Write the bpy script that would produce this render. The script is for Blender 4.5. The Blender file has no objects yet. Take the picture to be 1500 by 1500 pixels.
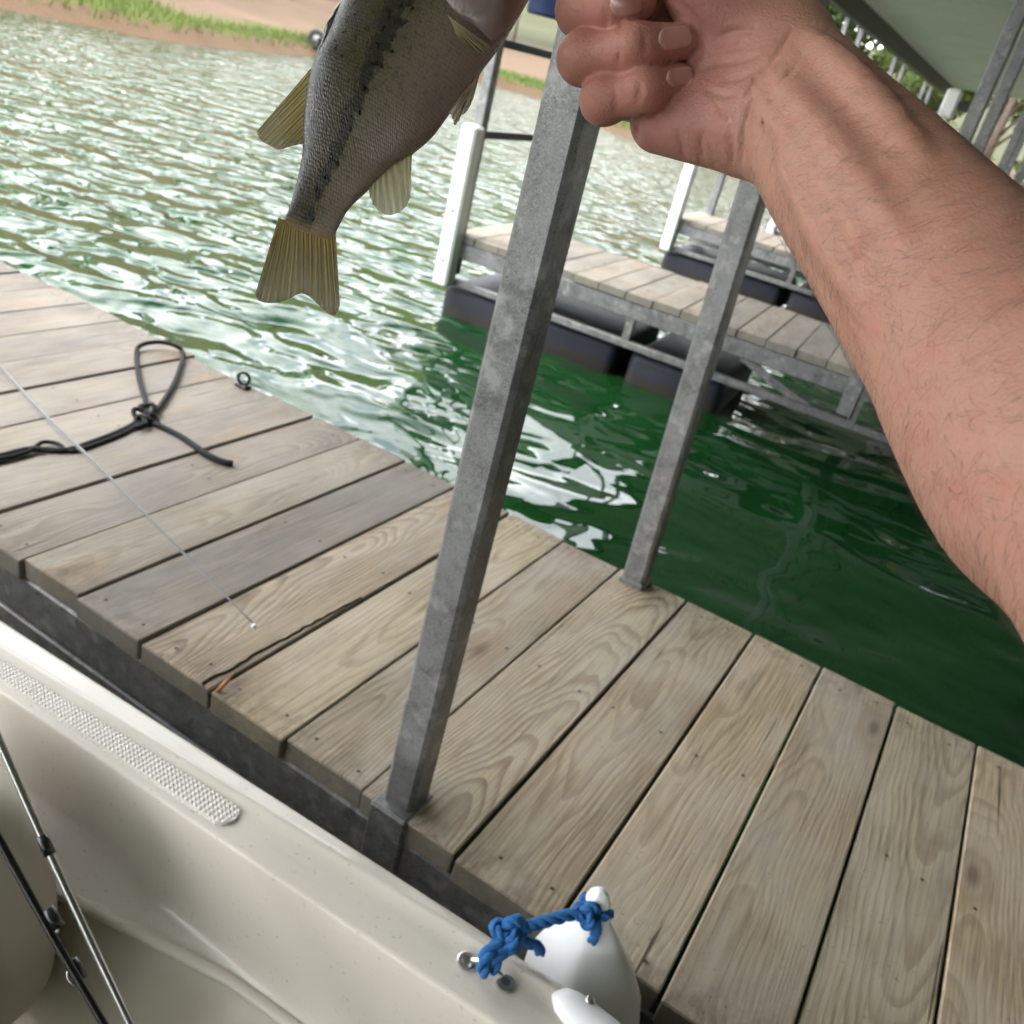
import bpy, bmesh, math, random
import numpy as np
from mathutils import Vector, Matrix
random.seed(7); rng = np.random.default_rng(7)
S = bpy.context.scene; C = S.collection
R_ = math.radians

# ------------------------------------------------------------------ camera
F = 1295.07                      # focal length in photograph pixels (1500 wide)
CAM = np.array([0.0, 0.0, 0.93]) # 0.93 m above the dock planks (z = 0)
_v = np.array([-0.115039872, -1.39191873, -2.15040609])
_t = np.linalg.norm(_v); _k = _v/_t
_K = np.array([[0, -_k[2], _k[1]], [_k[2], 0, -_k[0]], [-_k[1], _k[0], 0]])
_Rm = np.eye(3) + math.sin(_t)*_K + (1-math.cos(_t))*_K@_K
W = np.stack([-_Rm[:, 0], _Rm[:, 1], -_Rm[:, 2]], 0)
cd = bpy.data.cameras.new('camera'); cam = bpy.data.objects.new('camera', cd); C.objects.link(cam)
cd.sensor_width = 36; cd.lens = 36*F/1500; cd.clip_start = 0.02; cd.clip_end = 600
M = Matrix.Identity(4)
for r in range(3):
    M[r][0] = W[r, 0]; M[r][1] = -W[r, 1]; M[r][2] = -W[r, 2]; M[r][3] = CAM[r]
cam.matrix_world = M; S.camera = cam
cd.dof.use_dof = True; cd.dof.focus_distance = 0.42; cd.dof.aperture_fstop = 18.0

def ray(px, py): return W @ np.array([px-750, py-750, F])
def P(px, py, z): d = ray(px, py); return CAM + d*((z-CAM[2])/d[2])
def PY(px, py, y): d = ray(px, py); return CAM + d*((y-CAM[1])/d[1])
def D(px, py, dep): return CAM + ray(px, py)*(dep/F)     # dep: metres along the viewing axis

# ------------------------------------------------------------------ sky, sun, exposure
SUN_EL, SUN_AZ = 52, 215        # azimuth in degrees, direction the sun stands in, from +X towards +Y
wd = bpy.data.worlds.new('World'); S.world = wd; wd.use_nodes = True
wt = wd.node_tree; wt.nodes.clear()
def wn(t, **k):
    n = wt.nodes.new(t)
    for a, b in k.items(): setattr(n, a, b)
    return n
sky = wn('ShaderNodeTexSky', sky_type='NISHITA', sun_disc=False, sun_elevation=R_(SUN_EL), sun_rotation=R_(90-SUN_AZ), air_density=1.0, dust_density=0.6, ozone_density=1.0)
tc = wn('ShaderNodeTexCoord')
ns = wn('ShaderNodeTexNoise'); ns.inputs['Scale'].default_value = 2.2; ns.inputs['Detail'].default_value = 7; ns.inputs['Roughness'].default_value = .55
cr = wn('ShaderNodeValToRGB'); cr.color_ramp.elements[0].position = .22; cr.color_ramp.elements[1].position = .44
mx = wn('ShaderNodeMix', data_type='RGBA'); mx.inputs[7].default_value = (15.9, 16.1, 16.2, 1)
bg = wn('ShaderNodeBackground'); bg.inputs['Strength'].default_value = 0.13
wo = wn('ShaderNodeOutputWorld')
L = wt.links.new
sp_ = wn('ShaderNodeSeparateXYZ'); za = wn('ShaderNodeMath', operation='MAXIMUM'); za.inputs[1].default_value = .0; zb = wn('ShaderNodeMath', operation='ADD'); zb.inputs[1].default_value = .18
L(tc.outputs['Generated'], sp_.inputs[0]); L(sp_.outputs[2], za.inputs[0]); L(za.outputs[0], zb.inputs[0])
dvx = wn('ShaderNodeMath', operation='DIVIDE'); dvy = wn('ShaderNodeMath', operation='DIVIDE'); cbx = wn('ShaderNodeCombineXYZ')
L(sp_.outputs[0], dvx.inputs[0]); L(zb.outputs[0], dvx.inputs[1]); L(sp_.outputs[1], dvy.inputs[0]); L(zb.outputs[0], dvy.inputs[1]); L(dvx.outputs[0], cbx.inputs[0]); L(dvy.outputs[0], cbx.inputs[1])
L(cbx.outputs[0], ns.inputs['Vector']); ns.inputs['Scale'].default_value = 1.1
cv = wn('ShaderNodeMath', operation='MULTIPLY_ADD'); cv.inputs[1].default_value = -.22; L(za.outputs[0], cv.inputs[0]); L(ns.outputs['Fac'], cv.inputs[2]); L(cv.outputs[0], cr.inputs[0])
L(cr.outputs[0], mx.inputs[0]); L(sky.outputs[0], mx.inputs[6]); L(mx.outputs[2], bg.inputs[0]); L(bg.outputs[0], wo.inputs[0])
sd = bpy.data.lights.new('sun', 'SUN'); sd.energy = 0.9; sd.angle = R_(10); sd.color = (1, .95, .87)
sun = bpy.data.objects.new('sun', sd); C.objects.link(sun)
sdir = Vector((math.cos(R_(SUN_EL))*math.cos(R_(SUN_AZ)), math.cos(R_(SUN_EL))*math.sin(R_(SUN_AZ)), math.sin(R_(SUN_EL))))
sun.rotation_euler = sdir.to_track_quat('Z', 'Y').to_euler(); sun.location = (-6, -6, 8)
S.view_settings.view_transform = 'Standard'; S.view_settings.look = 'None'; S.view_settings.gamma = 1
S.view_settings.use_curve_mapping = False; S.view_settings.exposure = 2.15
S.cycles.max_bounces = 6; S.cycles.diffuse_bounces = 3; S.cycles.glossy_bounces = 3; S.cycles.transparent_max_bounces = 6; S.cycles.caustics_reflective = True; S.cycles.sample_clamp_indirect = 6; S.cycles.use_adaptive_sampling = True; S.cycles.adaptive_threshold = .03; S.cycles.use_denoising = True

# ------------------------------------------------------------------ helpers
class MT:
    """small node-graph helper around one Principled material"""
    def __init__(s, name, **kw):
        s.m = bpy.data.materials.new(name); s.m.use_nodes = True; s.t = s.m.node_tree
        s.b = s.t.nodes['Principled BSDF']; s.o = s.t.nodes['Material Output']
        s.set(**kw)
    def set(s, **kw):
        for k, v in kw.items():
            s.put(s.b.inputs[{'base': 'Base Color', 'rough': 'Roughness', 'metal': 'Metallic', 'spec': 'Specular IOR Level', 'normal': 'Normal', 'sss': 'Subsurface Weight', 'trans': 'Transmission Weight', 'alpha': 'Alpha', 'ior': 'IOR', 'coat': 'Coat Weight'}[k]], v)
    def put(s, sock, v):
        if hasattr(v, 'is_linked'): s.t.links.new(v, sock)
        elif isinstance(v, (tuple, list)) and sock.type == 'RGBA' and len(v) == 3: sock.default_value = (*v, 1)
        else: sock.default_value = v
    def n(s, typ, ins=None, out=0, **props):
        nd = s.t.nodes.new(typ)
        for k, v in props.items(): setattr(nd, k, v)
        for k, v in (ins or {}).items(): s.put(nd.inputs[k], v)
        return nd.outputs[out]
    def pos(s, kind='Object'): return s.n('ShaderNodeTexCoord', out=kind)
    def mapp(s, v, scale=(1, 1, 1), loc=(0, 0, 0), rot=(0, 0, 0)): return s.n('ShaderNodeMapping', {'Vector': v, 'Scale': scale, 'Location': loc, 'Rotation': rot})
    def noise(s, v, scale, detail=4, rough=.5, dist=0, out=0): return s.n('ShaderNodeTexNoise', {'Vector': v, 'Scale': scale, 'Detail': detail, 'Roughness': rough, 'Distortion': dist}, out=out)
    def ramp(s, f, stops):
        nd = s.t.nodes.new('ShaderNodeValToRGB'); s.put(nd.inputs[0], f); e = nd.color_ramp.elements
        while len(e) < len(stops): e.new(.5)
        for i, (p, c) in enumerate(stops): e[i].position = p; e[i].color = (*c, 1) if len(c) == 3 else c
        return nd.outputs[0]
    def mixc(s, f, a, b, mode='MIX'):
        nd = s.t.nodes.new('ShaderNodeMix'); nd.data_type = 'RGBA'; nd.blend_type = mode
        s.put(nd.inputs[0], f); s.put(nd.inputs[6], a); s.put(nd.inputs[7], b); return nd.outputs[2]
    def math(s, op, a, b=0.0, c=0.0, clamp=False):
        return s.n('ShaderNodeMath', {0: a, 1: b, 2: c}, operation=op, use_clamp=clamp)
    def vmath(s, op, a, b=(0, 0, 0), out=0): return s.n('ShaderNodeVectorMath', {0: a, 1: b}, operation=op, out=out)
    def sep(s, v): nd = s.t.nodes.new('ShaderNodeSeparateXYZ'); s.put(nd.inputs[0], v); return nd.outputs
    def comb(s, x, y, z): return s.n('ShaderNodeCombineXYZ', {0: x, 1: y, 2: z})
    def bump(s, h, strength=.5, dist=.01, normal=None):
        i = {'Height': h, 'Strength': strength, 'Distance': dist}
        if normal is not None: i['Normal'] = normal
        return s.n('ShaderNodeBump', i)
    def attr(s, name, kind='OBJECT', out='Fac'): 
        nd = s.t.nodes.new('ShaderNodeAttribute'); nd.attribute_name = name; nd.attribute_type = kind; return nd.outputs[out]
    def rnd(s): return s.n('ShaderNodeObjectInfo', out='Random')

def g3(v): return (v, v, v)
class MB:
    """collects shapes into ONE mesh"""
    def __init__(s): s.v = []; s.f = []; s.sm = []
    def add(s, vs, fs, smooth=False):
        o = len(s.v); s.v += [tuple(map(float, p)) for p in vs]; s.f += [tuple(o+i for i in f) for f in fs]; s.sm += [smooth]*len(fs); return s
    def box(s, a, b, bev=0.0):
        (x0, y0, z0), (x1, y1, z1) = a, b
        if bev <= 0:
            vs = [(x, y, z) for x in (x0, x1) for y in (y0, y1) for z in (z0, z1)]
            fs = [(0, 1, 3, 2), (4, 6, 7, 5), (0, 4, 5, 1), (2, 3, 7, 6), (0, 2, 6, 4), (1, 5, 7, 3)]
            return s.add(vs, fs)
        bm = bmesh.new(); bmesh.ops.create_cube(bm, size=1)
        for v in bm.verts: v.co = Vector((x0+(v.co.x+.5)*(x1-x0), y0+(v.co.y+.5)*(y1-y0), z0+(v.co.z+.5)*(z1-z0)))
        bmesh.ops.bevel(bm, geom=bm.edges[:], offset=bev, segments=1, affect='EDGES', profile=.5)
        bm.verts.index_update(); s.add([v.co for v in bm.verts], [[v.index for v in f.verts] for f in bm.faces]); bm.free(); return s
    def tube(s, pts, rad, n=10, caps=True, smooth=True, closed=False):
        pts = [Vector(p) for p in pts]; m = len(pts); rad = rad if hasattr(rad, '__len__') else [rad]*m
        vs = []; prev = None
        for i, p in enumerate(pts):
            if closed: t = pts[(i+1) % m]-pts[i-1]
            else: t = pts[min(i+1, m-1)]-pts[max(i-1, 0)]
            t = t.normalized() if t.length > 1e-9 else Vector((0, 0, 1))
            if prev is None: a = t.orthogonal().normalized()
            else: a = prev-t*prev.dot(t); a = a.normalized() if a.length > 1e-6 else t.orthogonal().normalized()
            prev = a; b = t.cross(a)
            vs += [p+(a*math.cos(2*math.pi*k/n)+b*math.sin(2*math.pi*k/n))*rad[i] for k in range(n)]
        fs = []
        for i in range(m if closed else m-1):
            j = (i+1) % m
            for k in range(n): fs.append((i*n+k, i*n+(k+1) % n, j*n+(k+1) % n, j*n+k))
        if caps and not closed: fs += [tuple(range(n-1, -1, -1)), tuple((m-1)*n+k for k in range(n))]
        return s.add(vs, fs, smooth)
    def rope(s, pts, rad, pitch=5.0, strands=3, n=7):
        pts = [Vector(p) for p in pts]; ln = sum((q-p).length for p, q in zip(pts, pts[1:])); m = max(12, int(ln/(rad*.45)))
        dense = spline(pts, m); 
        fr = []; prev = None
        for i in range(m):
            t = Vector(dense[min(i+1, m-1)]-dense[max(i-1, 0)]).normalized(); a = t.orthogonal().normalized() if prev is None else (prev-t*prev.dot(t)).normalized(); prev = a; fr.append((a, t.cross(a)))
        for k in range(strands):
            ps = []
            for i in range(m):
                th = 2*math.pi*(k/strands+i*rad*.45/(rad*pitch)); a, b = fr[i]; ps.append(Vector(dense[i])+(a*math.cos(th)+b*math.sin(th))*rad*.52)
            s.tube(ps, rad*.56, n)
        return s
    def bar(s, a, b, w, h, up=(0, 0, 1)):
        a = Vector(a); b = Vector(b); t = (b-a).normalized(); u = Vector(up); sx = t.cross(u).normalized(); u = sx.cross(t)
        vs = [p+sx*dx*w/2+u*dz*h/2 for p in (a, b) for dx, dz in ((-1, -1), (1, -1), (1, 1), (-1, 1))]
        return s.add(vs, [(3, 2, 1, 0), (4, 5, 6, 7), (0, 1, 5, 4), (1, 2, 6, 5), (2, 3, 7, 6), (3, 0, 4, 7)])
    def loft(s, rings, closed=True, caps=True, smooth=True):
        n = len(rings[0]); vs = [p for r in rings for p in r]; fs = []
        for i in range(len(rings)-1):
            for k in range(n if closed else n-1): fs.append((i*n+k, i*n+(k+1) % n, (i+1)*n+(k+1) % n, (i+1)*n+k))
        if caps and closed: fs += [tuple(range(n-1, -1, -1)), tuple((len(rings)-1)*n+k for k in range(n))]
        return s.add(vs, fs, smooth)
    def mesh(s, name, material):
        me = bpy.data.meshes.new(name); me.from_pydata(s.v, [], s.f); me.polygons.foreach_set('use_smooth', s.sm)
        if material: me.materials.append(material.m if isinstance(material, MT) else material)
        bm = bmesh.new(); bm.from_mesh(me); bmesh.ops.recalc_face_normals(bm, faces=bm.faces[:]); bm.to_mesh(me); bm.free(); me.update(); return me
    def build(s, name, material, parent=None, loc=None): return link(name, s.mesh(name, material), parent, loc)
def link(name, me, parent=None, loc=None):
    o = bpy.data.objects.new(name, me); C.objects.link(o)
    if parent is not None: o.parent = parent
    if loc is not None: o.location = loc
    return o
def tag(o, label=None, cat=None, group=None, kind=None):
    for k, v in (('label', label), ('category', cat), ('group', group), ('kind', kind)):
        if v: o[k] = v
    return o
def thing(name, label, cat, loc=(0, 0, 0), group=None):
    return tag(link(name, None, None, loc), label, cat, group)
def spline(pts, n):
    """Catmull-Rom through pts, n points"""
    p = np.array([np.asarray(q, float) for q in pts]); p = np.vstack([2*p[0]-p[1], p, 2*p[-1]-p[-2]]); m = len(p)-3; out = []
    for u in np.linspace(0, m, n):
        i = min(int(u), m-1); t = u-i; a, b, c, d = p[i:i+4]
        out.append(.5*(2*b+(c-a)*t+(2*a-5*b+4*c-d)*t*t+(3*b-a-3*c+d)*t**3))
    return np.array(out)

# ------------------------------------------------------------------ materials
def wood_mat():
    m = MT('weathered_wood', spec=.25); p = m.pos(); r = m.rnd(); tone = m.attr('tone')
    off = m.comb(m.math('MULTIPLY', r, 37.0), m.math('MULTIPLY', r, 91.0), m.math('MULTIPLY', r, 13.0))
    q = m.vmath('ADD', p, off)
    x, y, z = m.sep(p)
    r2 = m.math('FRACT', m.math('MULTIPLY', r, 7.31)); r3 = m.math('FRACT', m.math('MULTIPLY', r, 23.7)); r4 = m.math('FRACT', m.math('MULTIPLY', r, 51.3))
    wob = m.noise(m.mapp(q, (4, 1.3, 4)), 1.6, 2, .5); wob2 = m.noise(m.mapp(q, (14, 2.2, 14)), 1.5, 3, .55)
    cx = m.math('MULTIPLY', m.math('SUBTRACT', r2, .5), .12)
    tilt = m.math('MULTIPLY', m.math('SUBTRACT', r3, .5), .13)
    dz = m.math('ADD', m.math('ADD', m.math('MULTIPLY', y, tilt), m.math('MULTIPLY', m.math('SUBTRACT', wob, .5), .060)), m.math('ADD', z, m.math('MULTIPLY', r4, .11)))
    dx = m.math('ADD', m.math('SUBTRACT', x, cx), m.math('MULTIPLY', m.math('SUBTRACT', wob2, .5), .012))
    rad = m.math('SQRT', m.math('ADD', m.math('MULTIPLY', dx, dx), m.math('MULTIPLY', dz, dz)))
    saw = m.math('FRACT', m.math('ADD', m.math('MULTIPLY', rad, m.math('ADD', 130.0, m.math('MULTIPLY', r3, 110.0))), m.math('MULTIPLY', wob2, .5)))
    ring = m.ramp(saw, [(0, g3(.0)), (.45, g3(.12)), (.8, g3(1)), (.97, g3(.9)), (1, g3(0))])
    fib = m.noise(m.mapp(q, (330, 7, 330)), 1, 4, .65); blot = m.noise(m.mapp(q, (9, 3.0, 9)), 1, 4, .6); stain = m.noise(m.mapp(q, (5, 2.2, 5), (3, 5, 1)), 1.2, 5, .65)
    tan = m.mixc(m.math('MULTIPLY', ring, m.math('ADD', .22, m.math('MULTIPLY', m.math('MULTIPLY', r4, r4), .7))), m.mixc(r2, (.585, .455, .305), (.55, .465, .31)), (.29, .195, .115))
    grey = m.mixc(m.math('MULTIPLY', ring, .28), (.195, .182, .168), (.125, .116, .105))
    col = m.mixc(m.math('ADD', m.math('MULTIPLY', tone, .85), m.math('MULTIPLY', m.math('SUBTRACT', blot, .5), .9), clamp=True), tan, grey)
    col = m.mixc(m.ramp(fib, [(.34, g3(.6)), (.56, g3(0))]), col, (.15, .12, .09))
    col = m.mixc(m.ramp(stain, [(.58, g3(0)), (.74, g3(.4))]), col, (.25, .155, .085))
    col = m.mixc(m.ramp(m.noise(m.mapp(q, (7, 3.5, 7), (9, 1, 4)), 1.1, 4, .6), [(.40, g3(0)), (.66, g3(.55))]), col, m.mixc(tone, (.62, .545, .46), (.27, .25, .228)))
    # knots
    vor = m.t.nodes.new('ShaderNodeTexVoronoi'); m.put(vor.inputs['Vector'], m.mapp(q, (7.5, 3.2, .01))); vor.inputs['Scale'].default_value = 1.0; vor.inputs['Randomness'].default_value = 1
    kd = m.math('ADD', vor.outputs['Distance'], m.math('MULTIPLY', m.math('SUBTRACT', wob2, .5), .12))
    keep = m.math('GREATER_THAN', m.sep(vor.outputs['Color'])[0], .45)
    kn = m.math('MULTIPLY', keep, m.ramp(kd, [(.03, g3(1)), (.075, g3(.6)), (.15, g3(.0))]))
    col = m.mixc(m.math('MULTIPLY', kn, .75), col, (.13, .085, .052))
    halo = m.math('MULTIPLY', keep, m.ramp(kd, [(.10, g3(.0)), (.16, g3(.45)), (.34, g3(.0))])); col = m.mixc(halo, col, (.29, .195, .115))
    crack = m.noise(m.mapp(q, (95, 2.6, 95), (2, 7, 3)), 1, 2, .5); ck = m.ramp(crack, [(.262, g3(1)), (.292, g3(0))]); col = m.mixc(m.math('MULTIPLY', ck, .8), col, (.06, .048, .036))
    dirt = m.noise(m.mapp(q, (30, 22, 30)), 1, 5, .7); ends = m.ramp(m.math('ABSOLUTE', y), [(.33, g3(0)), (.46, g3(1))])
    col = m.mixc(m.math('MULTIPLY', ends, m.ramp(dirt, [(.42, g3(0)), (.62, g3(.6))])), col, (.115, .095, .072))
    col = m.mixc(m.ramp(m.noise(q, 150, 3, .6), [(.66, g3(0)), (.72, g3(.55))]), col, (.10, .08, .06))
    # end grain and sides darker dirt-grey wood
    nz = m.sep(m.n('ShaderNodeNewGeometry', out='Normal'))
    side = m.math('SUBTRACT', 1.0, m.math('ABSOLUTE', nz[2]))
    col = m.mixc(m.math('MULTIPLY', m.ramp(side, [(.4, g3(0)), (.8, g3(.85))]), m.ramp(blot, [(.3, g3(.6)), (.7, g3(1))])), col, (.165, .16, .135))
    h = m.math('ADD', m.math('MULTIPLY', ring, -.35), m.math('ADD', m.math('MULTIPLY', fib, .6), m.math('ADD', m.math('MULTIPLY', kn, -.5), m.math('MULTIPLY', ck, -1.2))))
    m.set(base=col, rough=m.ramp(blot, [(.3, g3(.72)), (.7, g3(.9))]), normal=m.bump(h, .42, .0014))
    return m
WOOD = wood_mat()
def galv_mat(name='galvanised_steel', a=.17, b=.33, tint=(1, 1, 1.02), metal=.55):
    m = MT(name, metal=metal, spec=.5); p = m.n('ShaderNodeNewGeometry', out='Position')
    v = m.n('ShaderNodeTexVoronoi', {'Vector': m.vmath('ADD', p, m.vmath('SCALE', m.noise(p, 60, 2, out=1), (0, 0, 0))), 'Scale': 48.0}, out='Color')
    n1 = m.noise(p, 30, 5, .7); n2 = m.noise(m.mapp(p, (1, 1, .6)), 13, 3, .6)
    f = m.math('ADD', m.math('MULTIPLY', m.sep(v)[0], .42), m.math('ADD', m.math('MULTIPLY', n1, .7), m.math('MULTIPLY', n2, .45)))
    col = m.ramp(f, [(.50, tuple(a*c for c in tint)), (.92, tuple(b*c for c in tint))])
    col = m.mixc(m.ramp(m.noise(p, 34, 3, .55), [(.56, g3(0)), (.68, g3(.55))]), col, (.36, .36, .35)); col = m.mixc(m.ramp(m.noise(p, 22, 4, .6, 1.0), [(.57, g3(0)), (.66, g3(.5))]), col, (.075, .075, .07))
    m.set(base=col, rough=m.ramp(n1, [(.3, g3(.42)), (.7, g3(.62))]), normal=m.bump(m.noise(p, 140, 3), .12, .002)); return m
GALV = galv_mat(a=.07, b=.25, tint=(1, 1, .985), metal=.55)
def plain(name, col, rough=.5, metal=0, var=.12, scale=20, bump=0.0, spec=.5):
    m = MT(name, metal=metal, rough=rough, spec=spec); p = m.n('ShaderNodeNewGeometry', out='Position')
    n = m.noise(p, scale, 5, .6)
    m.set(base=m.ramp(n, [(.3, tuple(c*(1-var) for c in col)), (.7, tuple(min(1, c*(1+var)) for c in col))]))
    if bump: m.set(normal=m.bump(n, bump, .003))
    return m
FLOATM = MT('float_plastic', rough=.6, spec=.35); _p = FLOATM.n('ShaderNodeNewGeometry', out='Position'); _n = FLOATM.noise(_p, 9, 5, .65)
FLOATM.set(base=FLOATM.mixc(FLOATM.ramp(FLOATM.math('ADD', FLOATM.sep(_p)[2], FLOATM.math('MULTIPLY', _n, .05)), [(0, g3(1)), (1, g3(0))]) if False else FLOATM.math('LESS_THAN', FLOATM.math('ADD', FLOATM.sep(_p)[2], FLOATM.math('MULTIPLY', _n, .06)), -.365), FLOATM.mixc(_n, (.007, .008, .014), (.014, .016, .028)), (.016, .013, .010)))
DARKSTEEL = plain('dark_steel', (.035, .038, .04), .5, .3)
WHITEP = plain('white_bumper_vinyl', (.78, .78, .75), .45, var=.06, scale=5)
BLACKM = plain('black_metal', (.02, .02, .022), .4, .6)
def water_mat():
    m = MT('lake_water', rough=.01, ior=1.333, spec=.5); p = m.n('ShaderNodeNewGeometry', out='Position')
    x, y, z = m.sep(p)
    wx = m.mapp(p, (1, 1.5, 1), (0, 0, 0), (0, 0, R_(-18)))
    n1 = m.noise(wx, .9, 2, .5, .3); n2 = m.noise(wx, 2.7, 1.5, .45, .5); n3 = m.noise(wx, 7.5, 0, .5, .2)
    open_ = m.ramp(m.math('ADD', m.math('MULTIPLY', x, -.16), .12), [(.30, g3(.06)), (.72, g3(1))])   # wind ripples grow outside the slips
    h = m.math('ADD', m.math('MULTIPLY', n1, .34), m.math('MULTIPLY', open_, m.math('ADD', m.math('MULTIPLY', n2, .62), m.math('MULTIPLY', n3, .07))))
    col = m.mixc(m.noise(p, .35, 3), (.0055, .033, .006), (.0075, .040, .014))
    m.set(base=col, normal=m.bump(h, 1.0, .30)); return m
WATER = water_mat()
def ground_mat():
    m = MT('shore_ground', rough=.95, spec=.1); p = m.n('ShaderNodeNewGeometry', out='Position')
    u = m.attr('shore', 'GEOMETRY')
    n = m.noise(p, .55, 5, .6); n2 = m.noise(p, 3.5, 5, .65); n3 = m.noise(p, 14, 3, .6)
    uu = m.math('ADD', u, m.math('MULTIPLY', m.math('SUBTRACT', n2, .5), 1.6))
    sand = m.mixc(n2, (.125, .083, .054), (.16, .11, .075)); sand = m.mixc(m.ramp(n3, [(.5, g3(0)), (.75, g3(.4))]), sand, (.12, .078, .05))
    grass = m.mixc(n2, (.04, .065, .011), (.085, .105, .02)); soil = (.10, .065, .04)
    c = m.mixc(m.ramp(uu, [(.0, g3(0)), (.012, g3(1))]), soil, grass)      # ramp input is metres / 100 below
    f1 = m.ramp(m.math('DIVIDE', uu, 40.0), [(.012, g3(0)), (.022, g3(1))])
    c = m.mixc(f1, soil, grass)
    gb = m.attr('grassband', 'GEOMETRY')
    f2 = m.ramp(m.math('SUBTRACT', m.math('DIVIDE', m.math('ADD', uu, m.math('MULTIPLY', m.math('SUBTRACT', n, .5), 2.5)), 40.0), gb), [(.0, g3(0)), (.03, g3(1))])
    c = m.mixc(f2, c, sand)
    f3 = m.ramp(m.math('DIVIDE', m.math('ADD', u, m.math('MULTIPLY', n, 6.0)), 60.0), [(.34, g3(0)), (.40, g3(1))])
    c = m.mixc(f3, c, m.mixc(n2, (.05, .052, .025), (.08, .08, .04)))
    m.set(base=c, normal=m.bump(n3, .5, .05)); return m
GROUND = ground_mat()

# ------------------------------------------------------------------ terrain and water
ZW = -0.45
SH = np.array([(-60, -120), (-22, -30), (-17.5, -8), (-16.2, 6), (-15.2, 10.5), (-14.6, 12.6), (-15.6, 16), (-17.3, 20.5), (-18.6, 27.5), (-17.2, 29.6), (-14.2, 27.2), (-10.6, 23.0), (-9, 22.1), (-6.5, 21.6), (0, 22.2), (14, 23.5), (30, 22), (38, 10), (41, -10), (48, -40), (70, -130)], float)  # the +X bank is added out of view to block low sky
SH = spline(SH, 240)[:, :2]
def shore_dist(x, y):
    """signed distance to the shoreline, positive on land"""
    p = np.stack([x, y], -1); best = np.full(x.shape, 1e9); sg = np.zeros(x.shape)
    for a, b in zip(SH[:-1], SH[1:]):
        ab = b-a; t = np.clip(((p-a)@ab)/(ab@ab), 0, 1); q = a+t[..., None]*ab; d = np.linalg.norm(p-q, axis=-1)
        cr_ = ab[0]*(p[..., 1]-a[1])-ab[1]*(p[..., 0]-a[0]); k = d < best; best = np.where(k, d, best); sg = np.where(k, np.sign(cr_), sg)
    return best*np.where(sg == 0, 1, sg)
def land_z(u, x, y):
    w = .25*np.sin(x*.31+y*.17)+.2*np.sin(x*.13-y*.41+2)
    return np.where(u < 0, -.62+np.maximum(u, -6)*.25, np.where(u < .5, -.62+u*.9, -.17+(u-.5)*.075+np.clip((u-14)/20, 0, 1)*w+np.clip(u-26, 0, 60)*.05))
gx = np.concatenate([np.linspace(-300, -45, 18), np.arange(-44, 20, .5), np.linspace(21, 300, 30)]); gy = np.concatenate([np.linspace(-200, -9, 20), np.arange(-8, 62, .5), np.linspace(63, 400, 34)])
X, Y = np.meshgrid(gx, gy, indexing='ij'); U = shore_dist(X, Y); Z = land_z(U, X, Y)
nx, ny = X.shape; idx = np.arange(nx*ny).reshape(nx, ny)
q = np.stack([idx[:-1, :-1], idx[1:, :-1], idx[1:, 1:], idx[:-1, 1:]], -1).reshape(-1, 4)
me = bpy.data.meshes.new('ground'); me.from_pydata(np.stack([X, Y, Z], -1).reshape(-1, 3).tolist(), [], q.tolist())
me.materials.append(GROUND.m); me.polygons.foreach_set('use_smooth', [True]*len(q))
at_ = me.attributes.new('shore', 'FLOAT', 'POINT'); at_.data.foreach_set('value', U.reshape(-1))
gbv = np.where(Y < 14.5, .085, np.where(Y < 24, .03, .07)).reshape(-1)   # how wide the grass strip is before the sand
at_ = me.attributes.new('grassband', 'FLOAT', 'POINT'); at_.data.foreach_set('value', gbv)
tag(link('ground', me), kind='structure')
wmb = MB().add([(-300, -200, ZW), (300, -200, ZW), (300, 400, ZW), (-300, 400, ZW)], [(0, 1, 2, 3)])
tag(wmb.build('lake_water', WATER), kind='structure')

# ------------------------------------------------------------------ docks (finger piers), one every 3.36 m
PITCH = 3.36
XG = [v*.93 for v in (-1.6045, -1.4466, -1.2849, -1.1327, -.9676, -.8035, -.6470, -.4925, -.3210, -.1562, .0012, .1607, .325)]   # gap positions read off the photograph
while XG[0] > -2.75: XG.insert(0, XG[0]-.1475)
while XG[-1] < 1.6: XG.append(XG[-1]+.149)
Y0, Y1, TH = .767, 1.655, .039
def plank_mesh(w, ln, seed):
    r = random.Random(seed); b = MB(); b.box((-w/2, -ln/2, -TH), (w/2, ln/2, 0), .0022); return b.mesh('plank', WOOD)
def post_mesh(h, w=.056, z0=0):
    b = MB(); b.box((-w/2, -w/2, z0), (w/2, w/2, h), .006); return b.mesh('post', GALV)
def float_mesh(x0, x1, y0, y1, z0, z1):
    bm = bmesh.new(); bmesh.ops.create_cube(bm, size=1)
    for v in bm.verts: v.co = Vector((x0+(v.co.x+.5)*(x1-x0), y0+(v.co.y+.5)*(y1-y0), z0+(v.co.z+.5)*(z1-z0)))
    bmesh.ops.bevel(bm, geom=bm.edges[:], offset=.05, segments=3, affect='EDGES', profile=.5)
    me = bpy.data.meshes.new('float'); bm.to_mesh(me); bm.free(); me.materials.append(FLOATM.m); me.polygons.foreach_set('use_smooth', [True]*len(me.polygons)); return me
POSTX = -.4095; TURN = .08
DW = Y1-Y0
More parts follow.
